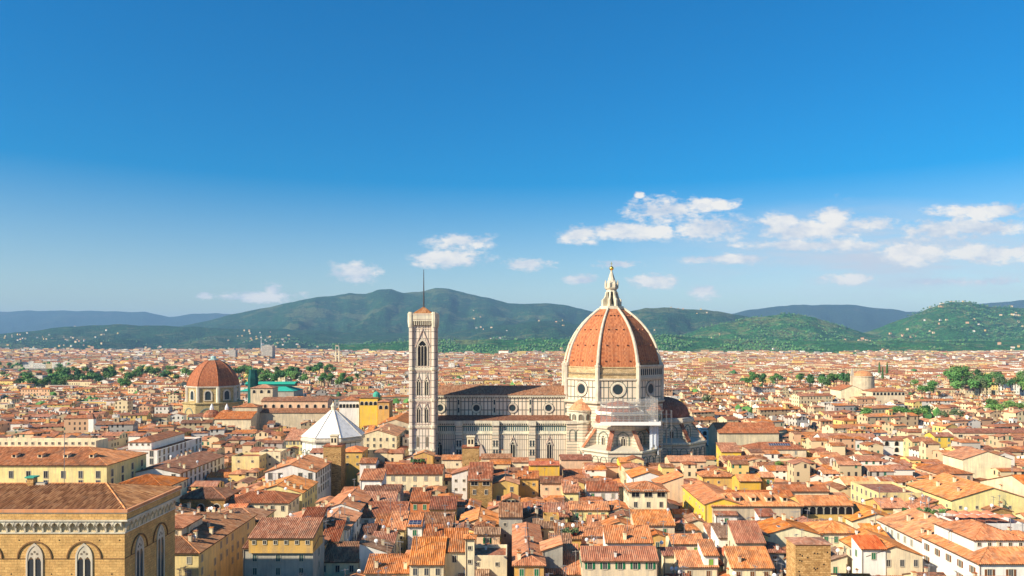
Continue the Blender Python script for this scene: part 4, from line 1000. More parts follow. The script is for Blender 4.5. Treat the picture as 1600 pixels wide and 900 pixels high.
# ---- yellow hall with a small green dome
Y = 520; x0, x1, z = PB(562, 590, 622, Y); t, c = church(x0, x1, Y, Y+16, z, 'gx', 'yellow', 'brown', 'deep yellow hall topped by a small green copper dome', 'domed_hall', 'hall', p=.2, arch=4)
mb = MB(); mb.ngon(x1-1.5, Y+4, 12, [(2.6, z), (2.6, z+1.2), (2.4, z+2.6), (1.6, z+3.8), (.2, z+4.4)], 0, 0); c(mb, 'dome', M_COPPER)
x0, x1, z = PB(590.5, 608, 628, 515); church(x0, x1, 515, 530, z, 'hip', 'ochre', 'orange', 'ochre block with small windows attached to the yellow domed hall', 'ochre_block', 'building', arch=2)
x0, x1, z = PB(530, 561, 626, 522); church(x0, x1, 522, 536, z, 'hip', 'white', 'red', 'white palazzo with a dark open top loggia beside the yellow hall', 'white_palazzo', 'palazzo', arch=6)

# ---- stone palace church in the near left corner
OX, OY0, OY1, OZ = -79.0, 154.0, 177.0, 40.0
ors = thing('stone_palace', 'massive tan stone palace with gothic twin windows and a corbelled cornice', 'palace', (-95, OY0, 0)); co = Child(ors)
OW = -122.0
FOOT.append((OW, OX, OY0-30, OY1))
mb = MB(); mb.box(OW, OX, OY0, OY1, 0, 36.2, 0, 'B'); co(mb, 'wall', M_ORSAN)
mb = MB(); mb.box(OW-.9, OX+.9, OY0-.9, OY1+.9, 37.9, 39.2, 0); mb.box(OW-1.1, OX+1.1, OY0-1.1, OY1+1.1, 37.6, 37.9, 1); mb.box(OW-1.0, OX+1.0, OY0-1.0, OY1+1.0, 39.2, 39.4, 1)
mb.box(OW-.2, OX+.2, OY0-.2, OY1+.2, 34.9, 35.2, 1)
mb.box(OW-.04, OX+.04, OY0-.04, OY1+.04, 35.2, 37.6, 2)
cor = co(mb, 'cornice', [M_ORSAN, M_TRIM, plaster('pale_corbel_infill', S(222, 196, 150))])
mb = MB(); mb.box(OW-1.15, OX+1.15, OY0-1.15, OY0-.45, 39.4, 40.0, 0); mb.box(OX+.45, OX+1.15, OY0-.45, OY1+1.15, 39.4, 40, 0); mb.box(OW-1.15, OX+.45, OY1+.45, OY1+1.15, 39.4, 40, 0); co(mb, 'coping', plaster('terracotta_coping', S(214, 140, 96)), cor)
def corbel(x, y, rz):
    m2 = MB()
    prof = [(0, 35.2), (-.25, 35.2), (-.35, 36.0), (-.9, 37.0), (-.95, 37.6), (0, 37.6)]
    for s in (-1, 1):
        q = [(s*.17, a, b) for a, b in prof]; m2.face(q if s < 0 else q[::-1], 0)
    for i in range(len(prof)):
        j = (i+1) % len(prof); m2.face([(-.17, *prof[j]), (-.17, *prof[i]), (.17, *prof[i]), (.17, *prof[j])], 0)
    # pointed arch spandrels between this corbel and the next
    A = [(.17, 37.6), (.17, 36.4), (.45, 36.95), (.915, 37.3), (1.38, 36.95), (1.66, 36.4), (1.66, 37.6)]
    m2.extr(A, (0, -.55, 0), (1, 0, 0), (0, -1, 0), -.4, .3, 0)
    return m2
cme = proto(corbel(0, 0, 0), 'corbel', [M_TRIM])
n = int((OX-OW)/1.83)
for i in range(n): inst('corbel', cme, cor, (OX-.5-1.83*i-1.4-ors.location.x, 0, 0))
for i in range(12): inst('corbel', cme, cor, (OX-ors.location.x, OY0+.2+1.8*i-ors.location.y, 0), math.pi/2)
mb = MB()
hx = -89.0; a, b, c_, d = (OW, OY0-.4, 39.75), (OX+.4, OY0-.4, 39.75), (OX+.4, OY1+.4, 39.75), (OW, OY1+.4, 39.75)
r0, r1 = (OW, 165.8, 42.7), (hx, 165.8, 42.7)
slope(mb, [a, b, r1, r0], (0, 3), .15, .62, 0, 1); slope(mb, [b, c_, r1], (0,), .15, .62, 0, 1); slope(mb, [c_, d, r0, r1], (0, 1), .15, .55, 0, 1)
mb.tube((b[0], b[1], b[2]+.2), (r1[0], r1[1], r1[2]+.2), .22, 6, 2); mb.tube((r0[0], r0[1], r0[2]+.2), (r1[0], r1[1], r1[2]+.2), .22, 6, 2)
orf = co(mb, 'roof', [tiles('old_ribbed_tiles', tri((132, 80, 46), (156, 98, 58), (178, 122, 78)), .25), M_EAVE, TILES['orange']])
mb = MB(); mb.box(-105.7, -104.3, 164.5, 166, 41.5, 44.3, 0); mb.box(-106, -104, 164.2, 166.3, 44.3, 44.6, 1); mb.box(-104.1, -102, 164.8, 166, 42, 43.2, 2); co(mb, 'chimney', [M_TOWER, M_COPPER, M_SILL], orf)
mb = MB(); mb.tube((-98.4, 166, 42), (-98.4, 166, 54), .07, 5); co(mb, 'mast', M_METAL, orf)
M_TRACERY = plaster('pale_tracery_stone', S(206, 190, 166), .3); M_HOOD = flat('dark_moulding_stone', S(128, 96, 62))
def bifora(fr, u, zs=30.0, w=1.75):
    o, t, n = fr; o = (o[0]+t[0]*u, o[1]+t[1]*u, 0); fr = (o, t, n); mb = MB()
    fo, fi = lancet(w, zs), lancet(w*.80, zs)
    z0 = 20
    for k in range(len(fo)-1): mb.extr([fi[k], fo[k], fo[k+1], fi[k+1]], *fr, -.2, .22, 0)
    mb.extr([(w*.80, z0), (w, z0), fo[0], fi[0]], *fr, -.2, .22, 0); mb.extr([(-w, z0), (-w*.80, z0), fi[-1], fo[-1]], *fr, -.2, .22, 0)
    mb.extr([(-.16, z0), (.16, z0), (.16, zs), (-.16, zs)], *fr, -.2, .16, 0)
    # tympanum with lancet heads cut as stepped edge
    h = w*.80/2
    lx = [(-h+a, b) for a, b in lancet(h*.86, zs-.9, 5)]; rx = [(h+a, b) for a, b in lancet(h*.86, zs-.9, 5)]
    zt = fi[len(fi)//2][1]
    # tympanum: fill between lights and the outer arch column by column
    us = np.linspace(-w*.80, w*.80, 25)
    def low(x):
        src = lx if x < 0 else rx; xs = [q[0] for q in src][::-1]; zs_ = [q[1] for q in src][::-1]
        return float(np.interp(x, xs, zs_)) if xs[0] < x < xs[-1] else zs-.9
    def high(x):
        xs = [q[0] for q in fi][::-1]; zs_ = [q[1] for q in fi][::-1]; return float(np.interp(x, xs, zs_))
    for a_, b_ in zip(us, us[1:]):
        q = [(a_, low(a_)), (b_, low(b_)), (b_, max(high(b_), low(b_)+.02)), (a_, max(high(a_), low(a_)+.02))]
        mb.extr(q, *fr, -.2, .12, 0)
    for cxx, cz in ((0, zs+1.15), (-.55, zs+.75), (.55, zs+.75)): mb.extr([(cxx+.26*math.cos(x), cz+.26*math.sin(x)) for x in np.linspace(0, 6.28, 9)[:-1]], *fr, .1, .14, 2)
    win = co(mb, 'twin_window', [M_TRACERY, M_DARK, M_CORB])
    m2 = MB(); m2.extr([(-w*.8, z0), (w*.8, z0)]+fi, *fr, -.2, .03, 0); co(m2, 'pane', [M_GLASS], win)
    # hood mould
    m3 = MB(); R0 = 3.35
    arc = [(R0*math.cos(x), zs-.2+R0*.98*math.sin(x)) for x in np.linspace(0, math.pi, 15)]; arc2 = [(1.07*R0*math.cos(x), zs-.2+1.07*R0*math.sin(x)) for x in np.linspace(0, math.pi, 15)]
    for i in range(14): m3.extr([arc[i], arc2[i], arc2[i+1], arc[i+1]], *fr, -.1, .22, 0)
    co(m3, 'hood_mould', [M_HOOD])
frS = ((0, OY0, 0), (1, 0, 0), (0, -1, 0)); frE = ((OX, 0, 0), (0, 1, 0), (1, 0, 0))
for u in (-87.2, -97.3, -107.4): bifora(frS, u)
for u in (160.0, 169.6): bifora(frE, u)
mb = MB(); mb.box(OW-.1, OX+.1, OY0-.1, OY1+.1, 29.7, 29.85, 0); co(mb, 'string_course', M_HOOD)
for i in range(10):
    for (zz, off_) in ((33.4, 0), (26.5, 1.6)):
        x = OX-1-i*4.1-off_
        mb = MB(); mb.box(x-.13, x+.13, OY0-.02, OY0+.1, zz, zz+.26, 0); co(mb, 'putlog_hole', M_DARK)

# ---- stone towers
def tower(px0, px1, py, Y, dep, label, m, top='flat', tile='red'):
    x0, x1, z = PB(px0, px1, py, Y); FOOT.append((x0, x1, Y, Y+dep))
    t = thing('stone_tower', label, 'tower', ((x0+x1)/2, Y, 0)); c = Child(t); mb = MB()
    mb.box(x0, x1, Y, Y+dep, 0, z, 0, 'B'); c(mb, 'wall', m)
    xm, ym = (x0+x1)/2, Y+dep/2
    if top == 'belfry':
        mb = MB(); mb.box(xm-1.6, xm+1.6, ym-1.6, ym+1.6, z, z+4.4, 0)
        for s in (-.7, .7): mb.box(xm+s-.4, xm+s+.4, ym-1.63, ym-1.6, z+1.4, z+3.4, 1)
        mb.box(xm-1.9, xm+1.9, ym-1.9, ym+1.9, z+4.4, z+4.8, 0); c(mb, 'belfry', [WALLS['cream'], M_DARK])
        mb = MB(); mb.box(x0-.3, x1+.3, Y-.3, Y+dep+.3, z, z+.35, 0); c(mb, 'roof', TILES[tile])
    else:
        mb = MB(); e = .35
        mb.loft([[(x0-e, Y-e, z), (x1+e, Y-e, z), (x1+e, Y+dep+e, z), (x0-e, Y+dep+e, z)], [(x0-e, Y-e, z+.15), (x1+e, Y-e, z+.15), (x1+e, Y+dep+e, z+.15), (x0-e, Y+dep+e, z+.15)], [(xm-.6, ym-.3, z+1.0), (xm+.6, ym-.3, z+1.0), (xm+.6, ym+.3, z+1.0), (xm-.6, ym+.3, z+1.0)]], 0, True); c(mb, 'roof', TILES[tile])
    k = 0
    for i in range(18):
        u, zz = rnd.uniform(x0+.6, x1-.6), z-1.5-rnd.random()*12
        mb = MB(); mb.box(u-.16, u+.16, Y-.03, Y+.05, zz, zz+.34, 0); c(mb, 'putlog_hole', M_DARK)
    return t
tower(1243, 1298, 851, 184, 6.2, 'broad pale stone tower with putlog holes standing among the nearest roofs', M_TOWER)
tower(722, 748, 700, 330, 7.2, 'slim brown stone tower with a small white belfry before the nave', M_TOWER, 'belfry')
tower(505, 533, 698, 338, 9, 'tall plain brown stone tower below the white pyramid roof', M_TOWER, 'belfry')
FOOT += [(-58, 118, 386, 470), (-118, -72, 384, 428), (-60, -34, 384, 410), (-275, -225, 600, 680)]
FOOT.append((33, 80, 368, 387))
# ---------------------------------------------------------------- near houses set out one by one from the photograph
def L(px0, px1, py, z, dep, roof, wall, tile, label=None, **k): return H(px0, px1, py, z, dep, roof, wall, tile, label=label, **k)
# left: along the street behind the stone palace
house(-108, -83, 200, 244, 18, 'hip', 'pale yellow', 'brown', 'grey', p=.28, rows=3, step=4.2, label='long yellow block with rows of grey shutters down the side street by the stone palace', clutter=1.5, sides='SE', pent=(-101, -91, 208, 222, 22.5, 'hip', 'cream', 'orange'))
house(-101, -82.5, 246, 262, 15.5, 'hip', 'pale yellow', 'brown', 'grey', p=.3, rows=3, sides='SE', label='yellow green house end on to the street beyond the long yellow block')
L(380, 489, 857, 20, 12, 'gx', 'grey', 'brown', 'grey palazzo with a double tiled roof and dark green shutters in the stone palace shade', wins='slate', rows=2, step=6, bay=3, first=1.6, p=.26, clutter=.3, pent=(-68.5, -51.8, 196.5, 207, 22.8, 'ss', 'ochre', 'red'))
house(-72, -53, 207.5, 250, 17, 'gy', 'ochre', 'orange', 'glass', p=.3, rows=2, label='long orange roof with a ridge running away behind the grey palazzo', clutter=2.2, pent=(-62, -56, 222, 229, 21.5, 'ss', 'cream', 'red'))
L(502, 529, 846, 16.5, 9, 'ss', 'cream', 'red', 'cream house with one blue grey window beside the dark narrow street', wins='grey', bay=1, rows=1, clutter=.3, p=.4, first=2.2)
house(-62, -49.2, 224.5, 246, 18, 'gy', 'white', 'orange', 'glass', p=.3, rows=3, label='tall white sided house with orange roof flanking the dark narrow street', clutter=1.4, sides='SE')
house(-62, -50, 247, 272, 19, 'gy', 'white', 'orange', 'green', p=.34, rows=2, label='white gabled house with orange roof at the end of the dark street')
# dark street canyon, then the row right of it
L(558, 583, 846, 14, 9, 'ss', 'white', 'brown', 'low white house under a dark red roof by the narrow street', wins='grey', rows=1, bay=2, clutter=.3)
L(583, 606, 829, 15.5, 9, 'ss', 'white', 'red', 'white house with a single blue window between two lower roofs', wins='slate', rows=2, bay=1, clutter=.3)
L(606, 633, 828, 16, 10, 'ss', 'pale yellow', 'orange', 'pale yellow narrow house with small dark windows', wins='small', rows=2, bay=2, clutter=.4)
L(560, 634, 808, 16, 9, 'ss', 'white', 'orange', 'long low tiled roof over a white wall with shuttered windows', wins='grey', rows=1, step=4, clutter=.5)
L(563, 616, 788, 17.5, 8, 'ss', 'white', 'red', 'white house with a wide tiled lean-to roof and one lilac window', wins='grey', rows=1, bay=1, clutter=.2)
L(568, 625, 768, 19, 9, 'gx', 'grey', 'brown', 'grey house with a long dark ribbon window under its roof', wins='wide', rows=1, bay=4, first=.6, clutter=.4)
L(588, 691, 741, 20, 13, 'gx', 'cream', 'red', 'wide cream palazzo with six small grey windows in a row', wins='grey', rows=2, bay=6, first=.9, clutter=.4, p=.42)
L(641, 671, 784, 18, 9, 'ss', 'orange', 'orange', 'peach orange house with a dark green balcony door', wins='green', rows=1, bay=2, clutter=.5)
L(671, 712, 796, 17, 8, 'ss', 'ochre', 'red', 'ochre house with two small windows under a striped red roof', wins='small', rows=2, bay=2, clutter=.3)
L(637, 659, 823, 18, 7, 'ss', 'white', 'orange', 'small white house with solar panels on its roof and a green shutter', wins='green', rows=1, bay=1, clutter=.1)
L(662, 690, 838, 16, 6, 'ss', 'cream', 'red', 'cream house with a small striped roof below the solar panels', wins='small', rows=1, bay=2, clutter=.6)
L(640, 693, 882, 16.5, 8.5, 'ss', 'cream', 'orange', 'cream house under a steep striped tile roof near the big chimney turret', wins='glass', rows=1, bay=3, clutter=.5, p=.55)
L(570, 640, 896, 13, 8, 'ss', 'cream', 'orange', 'low house under a bright ribbed roof at the foot of the dark street', wins='glass', rows=1, clutter=1.2)
L(495, 560, 878, 13, 9, 'ss', 'cream', 'brown', 'low brown roofed house in front of the tall white sided house', wins='glass', rows=1, clutter=1)
# centre
L(706, 731, 742, 20.5, 10, 'sw', 'white', 'orange', 'white slope topped wall house with tiny square holes beside the stone loggia', wins='small', rows=2, bay=2, clutter=.2, p=.3)
L(732, 769, 751, 20, 12, 'ss', 'stone', 'red', 'brown stone house with an open loggia under its roof', wins='loggia', rows=2, bay=2, first=.1, clutter=.4, p=.42)
L(786, 811, 783, 21.5, 7, 'gy', 'ochre', 'orange', 'ochre roof lookout with two dark openings and a little gable', wins='loggia', rows=1, bay=2, first=.2, clutter=.2, p=.4)
L(780, 816, 808, 18.6, 8, 'ss', 'grey', 'brown', 'grey house with a dark brown roof under the ochre lookout', wins='small', rows=2, bay=2, clutter=.3, foot=False)
L(718, 776, 822, 15, 17, 'gy', 'peach', 'orange', 'broad plain gable wall of peach plaster with no windows', nowin=True, clutter=.5, p=.34)
L(768, 810, 757, 18, 15, 'gy', 'ochre', 'orange', 'ochre house with a low front gable right behind the stone loggia', wins='glass', rows=2, clutter=.9, p=.3)
L(810, 842, 748, 18.5, 12, 'gx', 'ochre', 'orange', 'ochre house with a bright tiled roof right of the stone loggia', wins='small', rows=2, clutter=.8)
house(.6, 8.2, 194, 236, 16.6, 'hip', 'ochre', 'orange', 'green', p=.42, rows=1, bay=2, label='ochre house with two green shutters under a long ribbed hip roof', clutter=1.2, sides='S')
L(848, 879, 862, 18, 9, 'sw', 'grey', 'orange', 'small grey gabled shed wall against the long hip roof', nowin=True, clutter=.4)
L(849, 907, 897, 12.5, 10, 'ss', 'cream', 'orange', 'cream house under a bright striped roof beside the white five window front', wins='green', rows=1, bay=2, clutter=.6, p=.5)
L(700, 792, 868, 17, 11, 'flat', 'cream', 'orange', 'large blank cream block with a tiled stair turret', wins='small', rows=1, bay=3, clutter=.3)
L(727, 741, 842, 24, 3.0, 'hip', 'cream', 'orange', 'slim cream stair turret with a tiled cap and slit windows', wins='small', rows=2, bay=1, clutter=0, foot=False, name='stair_turret', cat='turret')
L(692, 728, 862, 18.5, 8, 'ss', 'cream', 'red', 'cream house with a steep striped roof behind the blank cream block', wins='glass', rows=1, clutter=.3, p=.5, foot=False)
L(910, 1028, 876, 17, 9, 'gx', 'cream', 'orange', 'long cream house with five windows in open green shutters', wins=['glass'], shut='green', rows=1, bay=5, first=.45, clutter=.3, p=.5)
L(947, 1020, 848, 18, 7, 'ss', 'white', 'orange', 'white house with a wide ribbed roof behind the green shuttered front', nowin=True, clutter=.5, p=.42)
L(992, 1054, 821, 17, 8.5, 'ss', 'cream', 'orange', 'cream house with green shutters and a long ribbed roof below the loggia house', wins='green', rows=1, bay=2, clutter=.5)
L(983, 1043, 768, 22.5, 13, 'hip', 'cream', 'red', 'tall cream house with an open dark loggia under a hip roof', wins='loggia', rows=2, bay=3, first=.1, clutter=.2)
L(1028, 1068, 758, 19, 11, 'sw', 'peach', 'bright orange', 'peach house with a vivid orange single slope roof', nowin=True, clutter=.1, p=.35)
L(918, 966, 767, 17.5, 10, 'gx', 'white', 'red', 'white house with one bright green shutter and two grey windows', wins=['green', 'grey', 'grey'], rows=1, bay=3, clutter=.5, p=.5)
L(891, 952, 797, 17, 10, 'gx', 'pale yellow', 'orange', 'pale yellow house with dark green shutters in the middle of the roofs', wins='green', rows=1, bay=3, clutter=.5)
L(952, 990, 800, 16, 12, 'gy', 'cream', 'orange', 'cream house with a gable roof below the loggia house', nowin=True, clutter=.8)
L(858, 893, 806, 15.5, 8, 'ss', 'ochre', 'red', 'ochre strip house with a red striped roof in the middle of the roofs', wins='small', rows=1, clutter=.5)
L(806, 857, 806, 15, 8, 'ss', 'beige', 'red', 'beige house with a plain red roof beside the ochre lookout', wins='small', rows=1, clutter=.6)
L(908, 945, 838, 15.5, 9, 'gx', 'peach', 'orange', 'peach house with a small blank wall above the green shuttered front', nowin=True, clutter=.6)
L(945, 992, 824, 15, 8, 'gy', 'cream', 'red', 'cream blank gabled house between the green shuttered front and the loggia house', nowin=True, clutter=.5)
L(868, 908, 842, 15, 8, 'ss', 'ochre', 'brown', 'ochre house with a plant filled roof terrace', wins='small', rows=1, clutter=1.2)
L(880, 905, 770, 18, 9, 'ss', 'pale yellow', 'red', 'pale yellow narrow house with a tilted red roof', wins='small', rows=2, clutter=.6)
L(845, 880, 755, 17.5, 10, 'gx', 'peach', 'brown', 'peach house with dishes on a brown roof', wins='small', rows=1, clutter=1)
L(827, 874, 727, 19.5, 9, 'gx', 'yellow', 'bright orange', 'vivid yellow blank walled house before the nave', nowin=True, clutter=.2, p=.25)
L(968, 985, 722, 18, 9, 'gx', 'yellow', 'orange', 'small vivid yellow house at the foot of the tribune', nowin=True, clutter=.2)
L(981, 1006, 720, 18.5, 9, 'gy', 'pale yellow', 'orange', 'pale yellow gabled house with two green shutters below the tribune', wins='green', rows=1, bay=2, clutter=.2)
L(988, 1040, 747, 17.5, 16, 'gy', 'white', 'orange', 'white house with a row of small windows under a broad orange roof', wins='small', rows=1, clutter=.3)
L(1046, 1103, 721, 18, 11, 'gx', 'peach', 'orange', 'peach house with a low orange roof right below the cathedral apse', wins='small', rows=2, clutter=.4)
# right
house(64, 76, 250.5, 283, 20, 'gy', 'yellow', 'orange', 'small', p=.3, rows=2, label='bright yellow house with its long wall turned to the evening sun', sides='SW', clutter=.3, step=4)
L(1113, 1252, 791, 19.5, 15, 'hip', 'beige', 'orange', 'wide palace with five roof dormers and a dark shaded front', wins='slate', rows=1, step=30, clutter=.1, dormers=5, p=.36, first=1.2)
L(1253, 1332, 790, 19, 12, 'gx', 'ochre', 'orange', 'ochre house with a row of arched attic openings', wins='arch', rows=1, bay=7, first=1.2, clutter=.2)
L(1118, 1152, 805, 17, 8, 'ss', 'white', 'red', 'small white house with a green shuttered window under the five dormers', wins='green', rows=1, bay=1, clutter=.4)
L(1150, 1195, 848, 18, 8, 'ss', 'cream', 'orange', 'cream house with three brown shuttered windows left of the pale stone tower', wins='brown', rows=1, bay=3, clutter=.5, p=.5)
L(1143, 1208, 887, 14, 7, 'ss', 'cream', 'orange', 'cream house with a bright ribbed roof at the foot of the brown shutters', wins='brown', rows=1, bay=3, clutter=.3, p=.5, foot=False)
L(1100, 1122, 868, 16.5, 7, 'ss', 'white', 'orange', 'white corner house with one olive shutter and striped roof', wins='lime', rows=1, bay=1, clutter=.2)
L(1062, 1122, 886, 13.5, 7, 'ss', 'cream', 'orange', 'cream low house with two brown windows below a striped roof', wins='brown', rows=1, bay=2, clutter=.3, foot=False)
L(1050, 1100, 850, 15.5, 9, 'gx', 'cream', 'orange', 'cream house with olive shutters beside a dark alley', wins='lime', rows=1, bay=2, clutter=.5)
L(1168, 1200, 838, 17.5, 12, 'gy', 'pale yellow', 'orange', 'pale yellow house with three green windows on its sunlit side', wins='green', rows=2, bay=2, clutter=.4, sides='SW')
L(1196, 1282, 836, 17, 13, 'gy', 'cream', 'orange', 'big cream gable with one brown window behind the pale stone tower', wins='brown', rows=1, bay=1, clutter=.5, p=.28)
L(1283, 1345, 833, 17.5, 12, 'hip', 'cream', 'orange', 'cream hip roofed house with green shutters behind the small red roof', wins='green', rows=1, bay=4, clutter=.7)
L(1346, 1384, 858, 17.5, 6, 'ss', 'white', 'bright orange', 'small white house with a red orange roof and green shutters', wins='green', rows=1, bay=1, clutter=.1)
L(1384, 1420, 862, 15.5, 6, 'flat', 'pale yellow', 'orange', 'little pale yellow block with a flat grey top', wins='small', rows=1, bay=2, clutter=.2)
house(117.8, 150, 190.5, 217, 18, 'hip', 'white', 'orange', 'glass', 'brown', p=.36, rows=3, step=4.6, label='long white palazzo with tall brown shuttered windows at the corner', sides='SW', clutter=1.6, first=1.4, pent=(120.5, 134, 197, 215.5, 22.2, 'hip', 'white', 'orange'))
house(119, 142, 219, 246, 16, 'gy', 'white', 'orange', 'grey', p=.3, rows=2, sides='SW', label='white house with a long orange roof and grey windows up the lane')
house(112, 128, 248, 268, 15, 'gy', 'cream', 'orange', 'small', p=.3, rows=2, sides='SW', label='cream house with a long side roof farther up the lane')
house(84, 114, 160, 186, 14.5, 'gx', 'cream', 'orange', 'glass', p=.42, rows=1, label='nearest broad orange roof with a crossing ridge right of the stone tower', clutter=.8)
house(97, 112, 206, 226, 15.5, 'gy', 'cream', 'orange', 'glass', p=.34, rows=1, label='cream house with a ribbed roof behind the little pale yellow block', clutter=1)
house(155, 184, 266, 296, 18, 'gy', 'pale yellow', 'orange', 'small', p=.3, rows=2, sides='SW', step=5, label='vast orange roof over a pale yellow side wall near the roof cafe', clutter=.6)
house(186, 215, 262, 300, 18.5, 'gx', 'cream', 'orange', 'small', p=.3, rows=1, label='vast plain orange roof with skylights at the edge of town', clutter=.8)
house(131, 147, 270, 292, 20, 'flat', 'pale yellow', 'orange', 'glass', rows=2, label='pale yellow flat topped block with two rows of windows and a terrace', clutter=.4, sides='SW')
L(1322, 1375, 758, 17, 12, 'gx', 'cream', 'orange', 'cream house with a wide roof before the terrace block', wins='small', rows=1, clutter=.6)
L(1378, 1420, 794, 16.5, 12, 'gx', 'ochre', 'orange', 'ochre house with an orange roof below the plant terrace', wins='small', rows=1, clutter=.5)
L(1500, 1600, 818, 18.5, 14, 'flat', 'white', 'orange', 'white block with parasols on its roof cafe terrace', nowin=True, clutter=.2)
L(1420, 1505, 806, 17.5, 10, 'flat', 'cream', 'orange', 'cream block with a roof garden full of pot plants', nowin=True, clutter=.3)
L(1465, 1520, 740, 16, 18, 'hip', 'peach', 'orange', None, clutter=.6)
L(1505, 1580, 718, 21, 16, 'gy', 'cream', 'orange', 'great blank cream gable standing above the roofs at the edge', nowin=True, clutter=.3)
L(1425, 1460, 690, 19, 10, 'gx', 'pale yellow', 'red', 'pale yellow house with two rows of green shutters', wins='green', rows=2, bay=3, clutter=.3)
L(1460, 1490, 682, 20.5, 10, 'gx', 'yellow', 'red', 'yellow tall house beside the pale one with green shutters', wins=['grey', 'green'], rows=2, bay=2, clutter=.3)
L(1378, 1424, 688, 18.5, 10, 'gx', 'white', 'orange', 'white house with arched balconies next to the green shutters', wins='arch', rows=2, bay=3, first=1.4, clutter=.3)
L(1488, 1640, 676, 19, 11, 'gx', 'cream', 'red', 'long cream front with wide round framed windows in a row', wins='wide', rows=1, step=9, clutter=.4)
L(1285, 1372, 688, 16.5, 14, 'gx', 'white', 'red', 'white walled house under one broad sloping red roof', wins='small', rows=1, clutter=.2, p=.45)
L(1172, 1260, 702, 17.5, 14, 'hip', 'cream', 'red', 'cream hip roofed palazzo with solar panels near the dark church roof', wins='grey', rows=2, clutter=.3, p=.4)
L(1155, 1190, 752, 18, 10, 'gx', 'yellow', 'orange', 'bright yellow house with a blank end wall below the hip roofed palazzo', nowin=True, clutter=.2)
L(1190, 1210, 746, 18.5, 8, 'gx', 'yellow', 'orange', 'yellow narrow house beside the blank bright yellow one', wins='green', rows=1, bay=1, clutter=.2)
L(1127, 1158, 706, 17.5, 10, 'ss', 'yellow', 'red', 'yellow house with tiny windows below the dark church', wins='small', rows=1, bay=4, clutter=.1)
L(1096, 1127, 672, 18, 14, 'flat', 'white', 'red', 'white building with dark arches in the shade of the apse', wins='arch', rows=3, bay=3, first=1.6, clutter=.1)
L(1098, 1148, 745, 17, 10, 'hip', 'ochre', 'red', 'ochre house with a low red hip roof below the apse', wins='small', rows=1, clutter=.5)
L(1210, 1295, 768, 18, 9, 'gx', 'cream', 'red', 'wide cream house with no windows and a thin red roof', nowin=True, clutter=.6)
L(1130, 1240, 776, 17, 8, 'gx', 'white', 'orange', 'low white attic row with pairs of square windows', wins='small', rows=1, bay=6, clutter=.5)
# left side
house(-240, -154, 287, 318, 27, 'hip', 'pale yellow', 'orange', 'big', p=.3, rows=2, step=6.4, label='huge pale yellow palazzo with tall framed windows behind the stone palace', sides='SE', clutter=.1, dormers=8, first=3, cat='palazzo', name='palazzo', pent=(-230, -168, 305, 314, 34, 'flat', 'cream', 'red'))
house(-184, -163, 347, 397, 24, 'flat', 'white', 'orange', 'big', rows=3, step=4.4, label='long white palazzo with a row of tall windows and a roof terrace', sides='SE', clutter=.5, cat='palazzo', name='palazzo', pent=(-181, -170, 356, 392, 26.6, 'hip', 'white', 'orange'))
house(-156, -136, 309, 357, 20, 'gy', 'white', 'brown', 'big', p=.22, rows=3, step=4.2, label='white street front with long balcony below the dark roof', sides='SE', clutter=1.2, group='houses of the old town')
L(168, 256, 763, 25, 18, 'hip', 'cream', 'orange', 'orange hip roof peeking over the stone palace cornice', wins='glass', rows=1, clutter=.2, p=.32)
L(277, 351, 779, 19, 14, 'hip', 'stone', 'brown', 'brown stone palazzo with arched windows under a hip roof', wins='arch', rows=1, bay=3, first=2.8, clutter=.5, p=.36, sides='S')
L(352, 450, 786, 17, 14, 'hip', 'cream', 'orange', 'cream house with a wide orange hip roof and one dormer hut', wins='glass', rows=1, clutter=.7, p=.38)
L(352, 385, 793, 16, 8, 'ss', 'white', 'bright orange', 'little white house with a vivid orange roof before the hip roof', nowin=True, clutter=.1)
house(-98, -79, 284, 306, 17, 'gy', 'pale yellow', 'orange', 'slate', p=.3, rows=2, sides='SE', label='pale yellow street house with an orange roof below the brown tower')
house(-101, -80.5, 309, 336, 20.5, 'gy', 'white', 'orange', 'big', p=.3, rows=3, sides='SE', label='white street front with tall dark windows in front of the brown tower', clutter=1)
L(362, 405, 713, 22, 12, 'flat', 'pale yellow', 'orange', 'pale yellow tower like block with a slim grey stair bay', wins='small', rows=2, bay=2, clutter=.2)
L(405, 438, 706, 22.5, 10, 'flat', 'cream', 'orange', 'cream boxy house with few windows and a terrace', wins='small', rows=2, bay=3, clutter=.3)
L(445, 474, 688, 19, 14, 'ss', 'pale yellow', 'red', 'pale yellow house with two rows of windows left of the white pyramid roof', wins=['grey', 'glass'], rows=2, bay=5, clutter=.1, first=.6, foot=False)
L(571, 580, 680, 20, 26, 'gx', 'white', 'orange', 'white house end with two windows right of the white pyramid roof', wins='glass', rows=2, bay=1, clutter=.2, sides='SE', foot=False)
house(-88, -66, 432, 470, 20, 'gy', 'cream', 'orange', 'glass', p=.3, rows=3, sides='SE', label='cream street front beyond the white pyramid roof', clutter=.3)
house(-84, -62, 472, 520, 22, 'gy', 'beige', 'orange', 'glass', p=.3, rows=4, sides='SE', label='tall beige street front leading away left of the bell tower', clutter=.3)
L(562, 587, 724, 24, 8, 'gx', 'white', 'red', 'white tower house with a grey window below the white pyramid roof', wins='grey', rows=1, bay=1, clutter=.1)
L(563, 598, 750, 22.5, 8, 'ss', 'white', 'orange', 'white blank walled house with an orange lean-to roof', nowin=True, clutter=.1)
L(535, 566, 706, 22, 14, 'hip', 'ochre', 'bright orange', 'ochre house with a vivid orange roof behind the brown tower', wins='small', rows=2, clutter=.1)
L(646, 676, 712, 19, 9, 'gy', 'ochre', 'orange', 'ochre gabled house directly under the bell tower', nowin=True, clutter=.2)
L(643, 664, 727, 19.5, 6, 'ss', 'pale yellow', 'orange', 'pale house with a green roof garden below the bell tower', wins='glass', rows=1, bay=2, clutter=.1)
